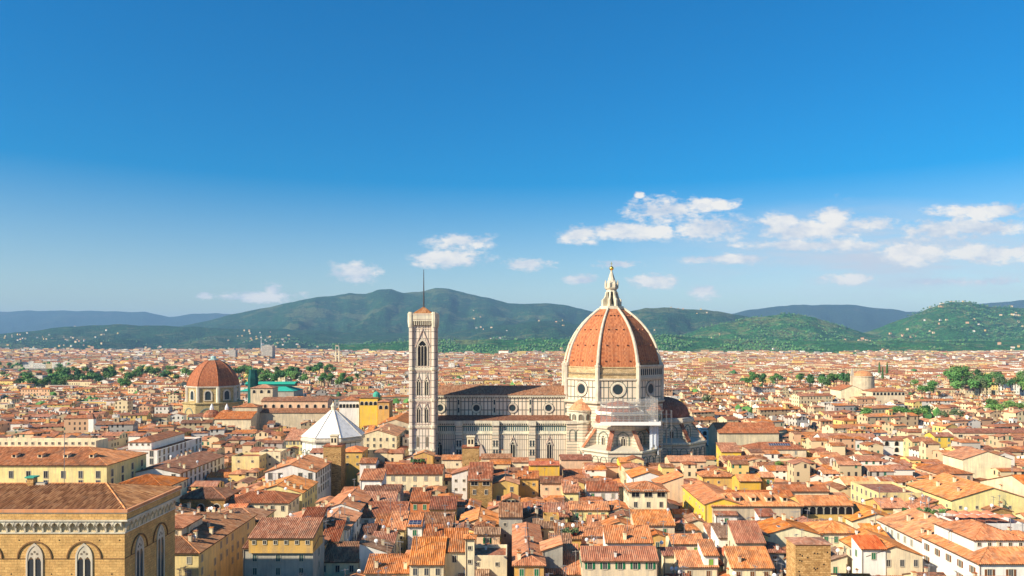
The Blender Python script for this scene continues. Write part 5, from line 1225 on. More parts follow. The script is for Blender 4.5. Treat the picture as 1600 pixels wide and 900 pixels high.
L(690, 722, 718, 18, 9, 'gx', 'cream', 'orange', 'cream house with a broad orange roof left of the slim stone tower', wins='small', rows=1, clutter=.4)
L(752, 800, 716, 17, 9, 'gx', 'beige', 'brown', 'beige house with a brown roof right of the slim stone tower', wins='small', rows=1, clutter=.4)
L(800, 826, 722, 16.5, 9, 'gx', 'cream', 'red', 'cream house with a red roof left of the vivid yellow wall', nowin=True, clutter=.4)
L(876, 925, 718, 17, 10, 'gx', 'peach', 'red', 'peach house with a pale blank wall right of the vivid yellow wall', nowin=True, clutter=.3)
# ---------------------------------------------------------------- the rest of the near town: filled lot by lot round what stands
NEAR_MAX = 340
def in_view(x, y, m=60): px = 800+F*x/y; return -m < px < 1600+m
def fit(x0, x1, y0, y1, depth=0):
    a = taken(x0, x1, y0, y1, .25)
    if a is None: return (x0, x1, y0, y1) if (x1-x0 > 4.5 and y1-y0 > 4.5) else None
    if depth > 4: return None
    best = None
    for c in ((x0, min(x1, a[0]), y0, y1), (max(x0, a[1]), x1, y0, y1), (x0, x1, y0, min(y1, a[2])), (x0, x1, max(y0, a[3]), y1)):
        if c[1]-c[0] > 4.5 and c[3]-c[2] > 4.5:
            r = fit(*c, depth+1)
            if r and (best is None or (r[1]-r[0])*(r[3]-r[2]) > (best[1]-best[0])*(best[3]-best[2])): best = r
    return best
LANES = [(-3.6, .4, 180, 262), (-49, -44.8, 180, 300), (-82.6, -72.4, 150, 300), (-79.5, -70, 300, 400), (-136, -108.5, 270, 300), (-163, -156.2, 300, 400), (114.2, 117.6, 160, 260), (38.4, 42, 180, 228), (-118, -40, 386, 430)]
FOOT += LANES
lots = []
def split(x0, x1, y0, y1):
    w, d = x1-x0, y1-y0
    if (w < 11.5 and d < 13.5) or w*d < 85: lots.append((x0, x1, y0, y1)); return
    if w > d*1.05: c = x0+w*rnd.uniform(.38, .62); split(x0, c, y0, y1); split(c, x1, y0, y1)
    else: c = y0+d*rnd.uniform(.4, .6); split(x0, x1, y0, c); split(x0, x1, c, y1)
y = 158.0
while y < 452:
    dy = rnd.uniform(34, 48); x = -330.0+rnd.uniform(0, 30)
    while x < 330:
        dx = rnd.uniform(34, 56)
        if in_view(x+dx/2, y+dy/2, 160): split(x, x+dx, y, y+dy)
        x += dx+rnd.uniform(3.2, 4.6)
    y += dy+rnd.uniform(3.2, 4.6)
lots.sort(key=lambda q: q[2])
WCH = ['cream']*7+['white']*5+['pale yellow']*4+['beige']*3+['peach']*3+['ochre']*3+['grey']*2+['yellow']+['stone']
TCH = ['orange']*7+['red']*6+['brown']*4+['faded']*4+['bright orange']
overflow = []
for q in lots:
    q = fit(*q)
    if not q: continue
    x0, x1, y0, y1 = q; x0 += .1; x1 -= .1
    if not in_view((x0+x1)/2, y0, 40): continue
    if y0 < 168 and abs(x0) > 60: pass
    z = rnd.gauss(14.8, 3.0); z = max(9.5, min(z, 20))
    if y0 < 330: z = rnd.uniform(9.8, 16.6)
    if y0 < 200: z = min(z, 10.5)
    if 340 < y0 < 386 and -60 < x0 < 118: z = min(z, 15.8)
    # leave some lots low, as yards and back buildings
    if rnd.random() < .08: z -= 4
    w, d = x1-x0, y1-y0
    kd = rnd.choice(['gx']*5+['gy']*4+['hip']*3+['ss']*3+(['sw'] if x0 > 0 else ['se'])+['flat'])
    if kd in ('ss', 'sw', 'se') and max(w, d) > 13: kd = 'gx' if w > d else 'gy'
    wall, tl = rnd.choice(WCH), rnd.choice(TCH if x0 > -60 else TCH+['brown']*3+['red']*2)
    if len(HOUSES) >= NEAR_MAX: overflow.append((x0, x1, y0, y1, z, kd)); continue
    wn = rnd.choice([['glass'], ['green'], ['grey', 'glass'], ['brown'], ['small'], ['slate'], ['small', 'glass'], ['green', 'glass']])
    pent = None
    if w > 9 and d > 9 and rnd.random() < .45 and kd in ('gx', 'gy', 'hip', 'flat'):
        a0 = x0+w*rnd.uniform(.1, .4); pw = rnd.uniform(3.5, 5.5); b0 = y0+d*rnd.uniform(.25, .45)
        pent = (a0, a0+pw, b0, b0+min(5, d*.45), z+rnd.uniform(3.0, 4.6), rnd.choice(['ss', 'gx', 'flat']), rnd.choice(WCH), rnd.choice(TCH))
    house(x0, x1, y0, y1, z, kd, wall, tl, wn, shut=('green' if wn == ['glass'] and rnd.random() < .4 else None), p=rnd.uniform(.28, .38), jit=rnd.uniform(-.05, .05), rows=2 if y0 > 300 else 3, step=rnd.uniform(3, 4), clutter=rnd.uniform(.4, 1.4) if y0 < 330 else .6, pent=pent)
print('near houses', len(HOUSES), 'overflow', len(overflow))

# ---------------------------------------------------------------- roof furniture that can be told apart
def plant_mesh(r, h, n, leaf, seed, flat_=.8):
    """loose clump of leaf faces through a crown volume"""
    q = random.Random(seed); mb = MB()
    lobes = [(q.uniform(-.5, .5)*r, q.uniform(-.5, .5)*r, h*q.uniform(.3, .75), r*q.uniform(.45, .7)) for _ in range(7)]
    V = []; Fs = []
    for i in range(n):
        cx, cy, cz, cr = q.choice(lobes)
        a, b = q.uniform(0, 6.28), math.asin(q.uniform(-.75, 1)); rr = cr*q.uniform(.65, 1.05)
        p = Vector((cx+rr*math.cos(a)*math.cos(b), cy+rr*math.sin(a)*math.cos(b), cz+rr*flat_*math.sin(b)))
        nn = (Vector((math.cos(a)*math.cos(b), math.sin(a)*math.cos(b), math.sin(b)+.3))+Vector((q.uniform(-.7, .7), q.uniform(-.7, .7), q.uniform(-.5, .7)))).normalized()
        t = nn.orthogonal().normalized(); bb = nn.cross(t); s = leaf*q.uniform(.6, 1.3); rot = q.uniform(0, 3)
        t2 = t*math.cos(rot)+bb*math.sin(rot); b2 = nn.cross(t2)
        k = len(V); V += [p-t2*s-b2*s*.5, p+t2*s*.2-b2*s*.6, p+t2*s+b2*s*.3, p-t2*s*.2+b2*s*.7]; Fs.append((k, k+1, k+2, k+3))
    return V, Fs
def leafm(name, c, c2):
    def fn(n, b):
        r = n.n('ShaderNodeObjectInfo').outputs['Random']; a = n.noise(n.n('ShaderNodeNewGeometry').outputs['Position'], .35, 3, .6)
        c_ = n.mix(n.mr(a, .35, .65, 0, 1), (*c, 1), (*c2, 1))
        return n.n('ShaderNodeHueSaturation', {'Hue': n.mr(r, 0, 1, .465, .515), 'Saturation': .9, 'Value': n.mr(n.m('FRACT', n.m('MULTIPLY', r, 5.7)), 0, 1, .6, 1.2), 'Color': c_}).outputs[0]
    return mat(name, fn, rough=.7, spec=.25)
LEAF = [leafm('dark_leaves', (.03, .11, .028), (.06, .18, .04)), leafm('bright_leaves', (.06, .20, .03), (.13, .30, .045)), leafm('olive_leaves', (.08, .14, .05), (.14, .21, .07))]
M_BARK = flat('bark', (.09, .06, .04), rough=.95); M_POT = flat('terracotta_pot', S(180, 96, 62))
def leaf_mesh(V, Fs, m, name='crown'):
    me = bpy.data.meshes.new(name); me.from_pydata([tuple(v) for v in V], [], Fs); me.materials.append(m); me.update(); return me
PL = [leaf_mesh(*plant_mesh(.9, 1.6, 150, .22, 40+i), LEAF[(1, 0, 2)[i]], 'foliage') for i in range(3)]
pot = MB(); pot.ngon(0, 0, 10, [(.3, 0), (.45, .6), (.5, .6), (.5, .7), (.38, .7)], 0, 0); POT = proto(pot, 'pot', [M_POT])
def plant(px, py, Y, label, grp=None, s=1.0, k=0, z=None):
    x = PX(px, Y); z = ZP(py, Y) if z is None else z
    t = thing('potted_shrub', label, 'plant', (x, Y, z), grp); inst('foliage', PL[k % 3], t, (0, 0, .5), rnd.uniform(0, 6), (s, s, s)); inst('pot', POT, t, (0, 0, 0)); return t
def host(x, y):
    best = None
    for d in HOUSES:
        if d['x0'] < x < d['x1'] and d['y'] < y < d['y']+40 and (best is None or d['y'] > best['y']): best = d
    return best
def roofplant(d, u, v, label, grp, s=1.0, k=0):
    dd = d['root']; x = d['x0']+u*(d['x1']-d['x0']); y = d['y']+v; return plant(800+F*x/y, 0, y, label, grp, s, k, d['roofz'](x, y))
byl = {d['label']: d for d in HOUSES if d['label']}
d = byl['cream block with a roof garden full of pot plants']
for i in range(14): roofplant(d, .08+.84*(i % 7)/6, 1.2+(i//7)*3.4+rnd.random(), 'leafy pot plant in the roof garden of the cream block', 'roof garden pot plants', rnd.uniform(.9, 1.5), i)
d = byl['pale house with a green roof garden below the bell tower']
for i in range(5): roofplant(d, .1+.2*i, .6, 'green shrub on the roof garden below the bell tower', 'shrubs below the bell tower', 1.3, i)
d = byl['cream hip roofed palazzo with solar panels near the dark church roof']
# terrace shrubs in front of the palazzo, on a low wall
d = byl['ochre house with a plant filled roof terrace']
for i in range(4): roofplant(d, .3+.17*i, .8+.8*(i % 2), 'yellow green shrub on the ochre house terrace', 'terrace shrubs of the ochre house', 1.2, 2)
d = byl['long orange roof with a ridge running away behind the grey palazzo']
for i in range(4): roofplant(d, .5+.1*i, 2.5+i*.9, 'green shrub on the long orange roof behind the grey palazzo', 'shrubs behind the grey palazzo', 1.2, 1)
d = byl['white block with parasols on its roof cafe terrace']
um = MB(); um.ngon(0, 0, 8, [(1.9, 2.3), (1.2, 2.75), (.1, 3.1)], 0, 0); UMB = proto(um, 'canopy', [flat('terracotta_canvas', S(214, 130, 96))]); um2 = MB(); um2.tube((0, 0, 0), (0, 0, 3), .05, 6); UPOLE = proto(um2, 'pole', [M_METAL])
for i in range(9):
    x = d['x0']+2.5+(i % 5)*(d['x1']-d['x0']-5)/4; y = d['y']+3.2+(i//5)*5
    t = thing('parasol', 'terracotta parasol on the roof cafe terrace of the white block', 'parasol', (x, y, d['z']-.9), 'parasols of the roof cafe'); inst('canopy', UMB, t, (0, 0, 0)); inst('pole', UPOLE, t, (0, 0, 0))
def solar(d, u, v, n, lab):
    x = d['x0']+u*(d['x1']-d['x0']); y = d['y']+v
    z0, z1 = d['roofz'](x, y), d['roofz'](x, y+2.2)
    t = thing('solar_array', lab, 'solar panels', (x, y, z0+.25))
    for i in range(n):
        for j in range(2):
            a = MB(); w = 1.25; y0, y1 = j*1.1, j*1.1+1.0; k = (z1-z0)/2.2
            a.face([(i*w, y0, y0*k), (i*w+1.15, y0, y0*k), (i*w+1.15, y1, y1*k), (i*w, y1, y1*k)], 1); a.face([(i*w-.06, y0-.06, y0*k-.04), (i*w+1.21, y0-.06, y0*k-.04), (i*w+1.21, y1+.06, y1*k-.04), (i*w-.06, y1+.06, y1*k-.04)], 0)
            o = a.build('panel', [M_WHITE, M_SOLAR]); o.parent = t
solar(byl['small white house with solar panels on its roof and a green shutter'], .05, .6, 3, 'small blue solar array on the little white house roof')
solar(byl['cream hip roofed palazzo with solar panels near the dark church roof'], .38, 3.0, 9, 'long dark solar array on the cream hip roofed palazzo')

# ---------------------------------------------------------------- trees that stand between the roofs
TREE = []
for i, (n, lf, fl) in enumerate(((420, .62, .8), (420, .62, .75), (360, .7, .55), (420, .62, .9))):
    V, Fs = plant_mesh(4.6, 9.5, n, lf, 90+i, fl); TREE.append((leaf_mesh(V, Fs, LEAF[(0, 1, 1, 2)[i]]), 9.5))
V, Fs = plant_mesh(1.5, 13, 10, .5, 5); V, Fs = [], []
q_ = random.Random(3)
for i in range(330):
    h = q_.random(); r = 1.5*(1-h)**.6*q_.uniform(.6, 1.05)+.1; a = q_.uniform(0, 6.28); p = Vector((r*math.cos(a), r*math.sin(a), 1.5+h*12)); k = len(V)
    t = Vector((-math.sin(a), math.cos(a), q_.uniform(-.3, .3)))*.45; u = Vector((q_.uniform(-.2, .2), q_.uniform(-.2, .2), .7)); V += [p-t-u*.4, p+t-u*.4, p+t*.3+u, p-t*.3+u]; Fs.append((k, k+1, k+2, k+3))
CYP = leaf_mesh(V, Fs, LEAF[0])
tk = MB(); tk.ngon(0, 0, 7, [(.42, 0), (.3, 2.4), (.22, 5.5)], 0, 0)
for a in (0.4, 2.5, 4.4): tk.tube((0, 0, 3.4), (2*math.cos(a), 2*math.sin(a), 6.5), .16, 5, 0, .07)
TRUNK = proto(tk, 'trunk', [M_BARK])
NT_ = [0]
def tree(px, py, Y, s, k, label, grp):
    """a tree whose top shows at row py"""
    x = PX(px, Y); zt = ZP(py, Y)
    t = thing('cypress' if k == 9 else 'tree', label, 'tree', (x, Y, 0), grp)
    if k == 9: inst('crown', CYP, t, (0, 0, max(0, zt-13.8)), rnd.uniform(0, 6)); inst('trunk', TRUNK, t, (0, 0, max(0, zt-15)), 0, (.5, .5, .6))
    else:
        me, h = TREE[k]; base = max(0, zt-(h+1.0)*s*.96-2*s)
        inst('crown', me, t, (0, 0, base+1.5*s), rnd.uniform(0, 6), (s, s, s)); inst('trunk', TRUNK, t, (0, 0, base-2), rnd.uniform(0, 6), (s, s, s))
    NT_[0] += 1; return t
def grove(n, px0, px1, py0, py1, Y0, Y1, label, grp, ks=(0, 1, 2), s=(.9, 1.5)):
    for i in range(n):
        v = rnd.random(); px = rnd.uniform(px0, px1)
        tree(px, py1+(py0-py1)*v, Y0+(Y1-Y0)*v, rnd.uniform(*s), rnd.choice(ks), label, grp)
grove(34, 78, 176, 566, 586, 1080, 1300, 'dark green park tree west of the domed chapel', 'park trees west of the domed chapel', s=(1.2, 2.0))
grove(16, 28, 100, 578, 590, 980, 1100, 'dark green park tree at the western edge of the park', 'trees at the western edge', s=(1.1, 1.7))
grove(10, 0, 60, 578, 584, 1180, 1300, 'small green tree by the western railway yards', 'trees by the railway yards', s=(1, 1.5))
grove(22, 180, 300, 568, 582, 1100, 1300, 'green square tree left of the domed chapel', 'trees left of the domed chapel', s=(1.1, 1.8))
grove(7, 176, 205, 587, 596, 900, 960, 'bright bushy tree in the garden left of the domed chapel', 'bushy garden trees', (1, 2), (.9, 1.3))
grove(34, 368, 470, 568, 578, 1000, 1250, 'green avenue tree behind the green market roof', 'avenue trees behind the market', s=(1.1, 1.7))
grove(22, 470, 560, 578, 590, 880, 1000, 'green courtyard tree north of the basilica', 'courtyard trees north of the basilica', s=(.7, 1.2))
grove(12, 480, 525, 563, 570, 1200, 1400, 'leafy tree in the square left of the bell tower', 'square trees left of the bell tower', s=(1.0, 1.5))
grove(46, 1482, 1620, 572, 590, 820, 1000, 'bright green garden tree in the large eastern garden', 'trees of the eastern garden', (0, 1, 1, 2, 3), (1.1, 1.9))
grove(3, 1478, 1506, 564, 568, 960, 1000, 'umbrella pine rising over the eastern garden', 'umbrella pines', (2,), (1.6, 1.9))
grove(18, 1350, 1460, 628, 636, 560, 610, 'clipped green tree in the long museum garden', 'trees of the museum garden', (0, 1, 2), (.7, 1.0))
grove(14, 1165, 1258, 578, 586, 860, 960, 'green tree in the row left of the rotunda', 'trees left of the rotunda', s=(.8, 1.2))
grove(14, 1262, 1325, 578, 586, 840, 920, 'dark green tree crowding beside the rotunda', 'trees beside the rotunda', (0, 0, 1), (1.0, 1.5))
for px in (1374, 1379, 1386): tree(px, 566+(px % 3)*4, 830, 1, 9, 'tall dark cypress right of the rotunda', 'cypresses right of the rotunda')
grove(5, 1422, 1470, 590, 598, 720, 780, 'round green tree between roofs right of the loggia building', 'trees right of the loggia', (1,), (.9, 1.3))
grove(8, 1542, 1600, 618, 626, 600, 650, 'green tree in a court at the eastern edge', 'trees in the eastern court', (1, 2), (.8, 1.1))
grove(6, 1470, 1510, 634, 640, 560, 590, 'greyish olive tree in the museum garden end', 'olive trees', (3,), (.9, 1.2))
tree(1105, 613, 700, 1.2, 3, 'olive green tree among the roofs right of the eastern half dome', None)
tree(1073, 706, 395, .55, 1, 'small bright tree right of the cathedral tribune', None)
tree(278, 608, 770, .9, 0, 'lone dark tree just left of the domed chapel drum', None)
for px, py in ((1217, 717), (1235, 716), (1248, 716), (1268, 717)): tree(px, py, 352, .42, 1, 'low bright shrub tree on the terrace below the hip roofed palazzo', 'terrace trees')
tree(1282, 786, 262, .5, 1, 'bright green terrace tree beside the arched attic openings', None)
tree(1295, 788, 258, .45, 1, 'yellow green shrub tree next to the bright terrace tree', None)
print('trees', NT_[0])

# ---------------------------------------------------------------- the town beyond: too many to count, one object
def far_wall(name, c):
    def fn(n, b):
        uv = n.n('ShaderNodeUVMap').outputs[0]; s = n.n('ShaderNodeSeparateXYZ', {0: uv})
        fu, fv = n.m('FRACT', n.m('DIVIDE', s.outputs[0], 3.2)), n.m('FRACT', n.m('DIVIDE', n.m('ADD', s.outputs[1], .2), 3.5))
        cell = n.n('ShaderNodeCombineXYZ', {0: n.m('FLOOR', n.m('DIVIDE', s.outputs[0], 3.2)), 1: n.m('FLOOR', n.m('DIVIDE', s.outputs[1], 3.5))}).outputs[0]
        wn = n.n('ShaderNodeTexWhiteNoise', {'Vector': cell}, noise_dimensions='2D').outputs[0]
        wmask = n.m('MULTIPLY', n.m('LESS_THAN', n.m('ABSOLUTE', n.m('SUBTRACT', fu, .5)), .18), n.m('LESS_THAN', n.m('ABSOLUTE', n.m('SUBTRACT', fv, .5)), .27))
        wmask = n.m('MULTIPLY', wmask, n.m('GREATER_THAN', wn, .3))
        pos = n.n('ShaderNodeNewGeometry').outputs['Position']; a = n.noise(pos, .02, 3, .6)
        base = n.n('ShaderNodeHueSaturation', {'Value': n.mr(a, .3, .7, .82, 1.12), 'Color': (*c, 1)}).outputs[0]
        return n.mix(wmask, base, n.ramp(wn, [(.3, (.05, .045, .04)), (.75, (.11, .085, .065)), (.9, (.05, .16, .1))], 'CONSTANT'))
    return mat(name, fn, rough=.9)
FW = [far_wall('far_cream', S(226, 204, 160)), far_wall('far_white', S(236, 228, 210)), far_wall('far_yellow', S(226, 194, 120)), far_wall('far_beige', S(198, 176, 138)), far_wall('far_peach', S(222, 178, 138)), far_wall('far_grey', S(186, 178, 164))]
FR = [tiles('far_orange_tiles', TILESETS['orange'], .5, True), tiles('far_red_tiles', TILESETS['red'], .35, True), tiles('far_brown_tiles', TILESETS['brown'], .35, True), plaster('far_flat_roof', S(200, 188, 170))]
class Far:
    def __init__(s): s.v = []; s.f = []; s.m = []
    def add(s, x, y, z0, w, d, h, rise, rot, wm, rm, ax):
        c, sn = math.cos(rot), math.sin(rot); b = len(s.v)
        def P(u, v, z): s.v.append((x+u*c-v*sn, y+u*sn+v*c, z0+z))
        W, D = w/2, d/2
        for z in (0, h):
            P(-W, -D, z); P(W, -D, z); P(W, D, z); P(-W, D, z)
        for i in range(4):
            j = (i+1) % 4; s.f.append((b+i, b+j, b+4+j, b+4+i)); s.m.append(wm)
        o = .5; e = len(s.v)
        if rise <= 0:
            s.f.append((b+4, b+5, b+6, b+7)); s.m.append(len(FW)+3); return
        zl = h-.12
        if ax == 0:
            P(-W-o, -D-o, zl); P(W+o, -D-o, zl); P(W+o, D+o, zl); P(-W-o, D+o, zl); P(-W-.2, 0, h+rise); P(W+.2, 0, h+rise)
            q = ((e, e+1, e+5, e+4), (e+2, e+3, e+4, e+5)); t = ((b+5, b+6, e+5), (b+7, b+4, e+4))
        elif ax == 1:
            P(-W-o, -D-o, zl); P(W+o, -D-o, zl); P(W+o, D+o, zl); P(-W-o, D+o, zl); P(0, -D-.2, h+rise); P(0, D+.2, h+rise)
            q = ((e+1, e+2, e+5, e+4), (e+3, e, e+4, e+5)); t = ((b+4, b+5, e+4), (b+6, b+7, e+5))
        else:
            k = min(W, D)*.95; P(-W-o, -D-o, zl); P(W+o, -D-o, zl); P(W+o, D+o, zl); P(-W-o, D+o, zl)
            if W >= D: P(-W+k, 0, h+rise); P(W-k, 0, h+rise); q = ((e, e+1, e+5, e+4), (e+1, e+2, e+5), (e+2, e+3, e+4, e+5), (e+3, e, e+4))
            else: P(0, -D+k, h+rise); P(0, D-k, h+rise); q = ((e, e+1, e+4), (e+1, e+2, e+5, e+4), (e+2, e+3, e+5), (e+3, e, e+4, e+5))
            t = ()
        for k in q: s.f.append(k); s.m.append(len(FW)+rm)
        for k in t: s.f.append(k); s.m.append(wm)
    def box(s, x, y, z0, w, d, h, wm): s.add(x, y, z0, w, d, h, 0, 0, wm, 0, 0)
    def build(s, name):
        me = bpy.data.meshes.new(name); me.from_pydata(s.v, [], s.f)
        for m in FW+FR: me.materials.append(m)
        me.polygons.foreach_set('material_index', s.m)
        V = np.array(s.v); lv = np.zeros(len(me.loops), dtype=np.int32); me.loops.foreach_get('vertex_index', lv)
        me.update(); N_ = np.zeros(len(me.polygons)*3); me.polygons.foreach_get('normal', N_); N_ = N_.reshape(-1, 3)
        tot = np.zeros(len(me.polygons), dtype=np.int32); me.polygons.foreach_get('loop_total', tot)
        n = np.repeat(N_, tot, axis=0); h = np.hypot(n[:, 0], n[:, 1]); hs = np.where(h > .02, h, 1)
        t = np.stack([np.where(h > .02, -n[:, 1]/hs, 1), np.where(h > .02, n[:, 0]/hs, 0), np.zeros_like(h)], 1); b = np.cross(n, t)
        p = V[lv]; uv = np.stack([(p*t).sum(1), (p*b).sum(1)], 1)
        me.uv_layers.new(name='uv').data.foreach_set('uv', uv.ravel())
        o = bpy.data.objects.new(name, me); col.objects.link(o); return o
far = Far(); fr_ = random.Random(11)
WW = [0]*6+[1]*5+[2]*3+[3]*3+[4]*3+[5]*2; RR = [0]*7+[1]*7+[2]*4
for (x0, x1, y0, y1, z, kd) in overflow:
    far.add((x0+x1)/2, (y0+y1)/2, 0, x1-x0, y1-y0, z, .3*min(x1-x0, y1-y0)/2, 0, fr_.choice(WW), fr_.choice(RR), fr_.choice((0, 0, 1, 2)))
# green places kept open: (px0, px1, Y0, Y1)
OPEN = [(70, 180, 1080, 1260), (25, 105, 980, 1080), (1480, 1640, 830, 980), (1350, 1462, 560, 600), (1262, 1326, 845, 905), (478, 528, 1200, 1380), (368, 470, 1030, 1200), (-40, 120, 1500, 2100)]
EDGE_X = [0, 480, 560, 680, 860, 920, 1040, 1200, 1330, 1420, 1600]; EDGE_Y = [5600, 5400, 4200, 3450, 3400, 3900, 4300, 4600, 4300, 4700, 4800]
def is_open(x, y):
    px = 800+F*x/y
    return any(a < px < b and c < y < d for a, b, c, d in OPEN)
def streetgrid(Y0, Y1, base, lo, hi, hz, sp, pitch=.31, big=0):
    y = Y0
    while y < Y1:
        bd = fr_.uniform(base*2.2, base*3.6)                    # one block deep
        xm = y*.72+40; x = -xm
        nrow = max(2, int(bd/base+.5)); d = bd/nrow
        while x < xm:
            bw = fr_.uniform(base*3, base*6); rotb = .16*math.sin(x/260+1.3)+.14*math.sin(y/310)+fr_.uniform(-.03, .03)
            ncol = max(2, int(bw/base+.5)); w = bw/ncol; cxb, cyb = x+bw/2, y+bd/2
            blockh = fr_.gauss(0, 1.2); wm0 = fr_.choice(WW)
            for i in range(nrow):
                j = 0
                while j < ncol:
                    n = min(fr_.choice((1, 1, 1, 1, 2, 2, 3, 4) if Y0 < 1700 else (1, 1, 1, 1, 1, 2, 2, 3)), ncol-j)
                    lx, ly = (j+n/2)*w-bw/2, (i+.5)*d-bd/2
                    c, s = math.cos(rotb), math.sin(rotb); X, Y = cxb+lx*c-ly*s, cyb+lx*s+ly*c
                    j += n
                    if not in_view(X, Y, 50) or is_open(X, Y) or Y > float(np.interp(800+F*X/Y, EDGE_X, EDGE_Y))*(1+.4*fbm(X/420, Y/900, 4)) or taken(X-w*n/2, X+w*n/2, Y-d/2, Y+d/2, 1.0): continue
                    if fr_.random() < .07: continue
                    h = max(6, fr_.gauss(hz, sp)+blockh); ww = w*n-fr_.uniform(0, .6); dd = d*fr_.uniform(.8, 1.0)
                    ax = fr_.choice((0, 0, 1, 1, 1, 2)) if n == 1 else fr_.choice((0, 0, 0, 2)); rise = pitch*(dd if ax == 0 else ww if ax == 1 else min(dd, ww))/2
                    if fr_.random() < .06+big*.3: rise = 0; h += big*fr_.uniform(0, 8)
                    far.add(X, Y, 0, ww, dd, h, rise, rotb+fr_.uniform(-.02, .02), fr_.choice(WW), fr_.choice(RR), ax)
                    if Y < 1200 and fr_.random() < .8:      # roof huts and chimneys
                        q = fr_.uniform(2, 4.5); far.add(X+fr_.uniform(-ww, ww)*.3, Y+fr_.uniform(-dd, dd)*.25, h-1, q, q, fr_.uniform(2.5, 4.5)+rise*.4, .6 if fr_.random() < .6 else 0, rotb, fr_.choice(WW), fr_.choice(RR), 0)
                        for k in range(3): far.box(X+fr_.uniform(-ww, ww)*.4, Y+fr_.uniform(-dd, dd)*.35, h-1, 1, 1, 1.8+rise, fr_.choice((1, 0, 3)))
            x += bw+fr_.uniform(4, 8)
        y += bd+fr_.uniform(4, 7)
streetgrid(455, 900, 10.5, 0, 0, 15, 3.0, .29, .08)
streetgrid(900, 1700, 12, 0, 0, 15, 3.3, .29, .06)
streetgrid(1700, 2900, 15, 0, 0, 15, 4.2, .25, .2)
streetgrid(2900, 5200, 20, 0, 0, 14.5, 5.0, .22, .5)
# scattered apartment slabs on the plain in the north west and villas on the slopes
for i in range(700):
    Y = fr_.uniform(2600, 6800); px = fr_.uniform(-20, 640) if fr_.random() < .75 else fr_.uniform(640, 1620); X = PX(px, Y); z = hill_z(X, Y)
    if z > 12: continue
    far.add(X, Y, 0, fr_.uniform(18, 60), fr_.uniform(12, 18), fr_.uniform(14, 27), 0 if fr_.random() < .6 else 3, fr_.uniform(-.5, .5), fr_.choice((1, 1, 0, 5, 3, 2)), fr_.choice(RR), 0)
vil = 0
CL = []
for i in range(46):
    Y = fr_.uniform(4200, 9500); px = fr_.uniform(0, 1620); CL.append((px, Y))
CL += [(1490, 6900), (1485, 6850), (1560, 6700), (1575, 6750), (1420, 6300), (1440, 6200), (1380, 6000), (1450, 5900), (1530, 6200), (1500, 6400), (1415, 5800)]
for i in range(26): CL.append((fr_.uniform(-10, 560), fr_.uniform(5700, 7600)))
for (pc, Yc) in CL:
    for k in range(fr_.randint(2, 6)):
        px = pc+fr_.gauss(0, 16); Y = Yc+fr_.gauss(0, 160); X = PX(px, Y); z = hill_z(X, Y)
        if z < 4 and Y < 5200: continue
        far.add(X, Y, z-5, fr_.uniform(9, 24), fr_.uniform(9, 14), fr_.uniform(10, 15), 2.6, fr_.uniform(-.4, .4), fr_.choice((1, 0, 0, 2, 4)), fr_.choice((0, 1)), fr_.choice((0, 2))); vil += 1
fo = far.build('distant_houses'); tag(fo, 'countless tiled houses of the distant town and villas on the slopes', 'houses', kind='stuff')
print('far faces', len(far.f), 'villas', vil)
# a few tall landmarks far off, each by itself
def block(px, py0, w_px, Y, label, name, wm, dep=20, cat='tower block'):
    x0, x1 = PX(px-w_px/2, Y), PX(px+w_px/2, Y); z = ZP(py0, Y); t = thing(name, label, cat, ((x0+x1)/2, Y, 0)); c = Child(t); mb = MB()
    mb.box(x0, x1, Y, Y+dep, 0, z, 0, 'B'); c(mb, 'wall', FW[wm]); mb = MB(); mb.box((x0+x1)/2-(x1-x0)*.25, (x0+x1)/2+(x1-x0)*.25, Y+4, Y+dep-4, z, z+3, 0); c(mb, 'roof_hut', FW[wm])
block(417, 540, 17, 2600, 'wide grey high rise block on the plain above the domed chapel', 'tower_block', 5, 30)
block(363, 547, 10, 2700, 'slim blue grey high rise left of the wide grey one', 'tower_block', 5, 20)
for px, h in ((524.5, 541), (529.5, 540)):
    Y = 2100; x = PX(px, Y); t = thing('spire', 'slender church spire of the far twin pair' , 'spire', (x, Y, 0), 'twin far spires'); c = Child(t); z = ZP(h, Y)
    mb = MB(); mb.ngon(x, Y, 4, [(3, 0), (3, z-14)], 0, .78); c(mb, 'shaft', WALLS['cream']); mb = MB(); mb.ngon(x, Y, 4, [(3.3, z-14), (.3, z)], 0, .78); c(mb, 'roof', WALLS['grey'])
Y = 4200; x = PX(408, Y); t = thing('radio_mast', 'thin pale lattice mast standing behind the wide grey high rise', 'mast', (x, Y, 0)); c = Child(t); mb = MB(); mb.tube((x, Y, 0), (x, Y, ZP(524, Y)), 2.2, 4, 0, .8); c(mb, 'pole', M_WHITE); mb = MB(); mb.box(x-4, x+4, Y-4, Y+4, ZP(528, Y), ZP(527, Y), 0); c(mb, 'platform', M_WHITE)
Y = 600; x = PX(55.5, Y); t = thing('green_cupola', 'small green copper cupola among the western roofs', 'cupola', (x, Y, 0)); c = Child(t); mb = MB(); mb.ngon(x, Y, 10, [(2.6, 0), (2.6, ZP(652, Y))], 0, 0); c(mb, 'wall', WALLS['cream']); mb = MB(); z = ZP(652, Y); mb.ngon(x, Y, 10, [(2.8, z), (2.7, z+2), (1.8, z+3.8), (.2, z+4.6)], 0, 0); c(mb, 'dome', M_COPPER)
Y = 500; x = PX(142, Y); t = thing('belfry', 'small white square belfry with a red pointed cap among western roofs', 'belfry', (x, Y, 0)); c = Child(t); mb = MB(); z = ZP(655, Y); mb.box(x-1.7, x+1.7, Y, Y+3.4, 0, z, 0); c(mb, 'shaft', WALLS['white']); mb = MB(); mb.ngon(x, Y+1.7, 4, [(2.4, z), (.3, z+4)], 0, .785); c(mb, 'roof', TILES['red'])

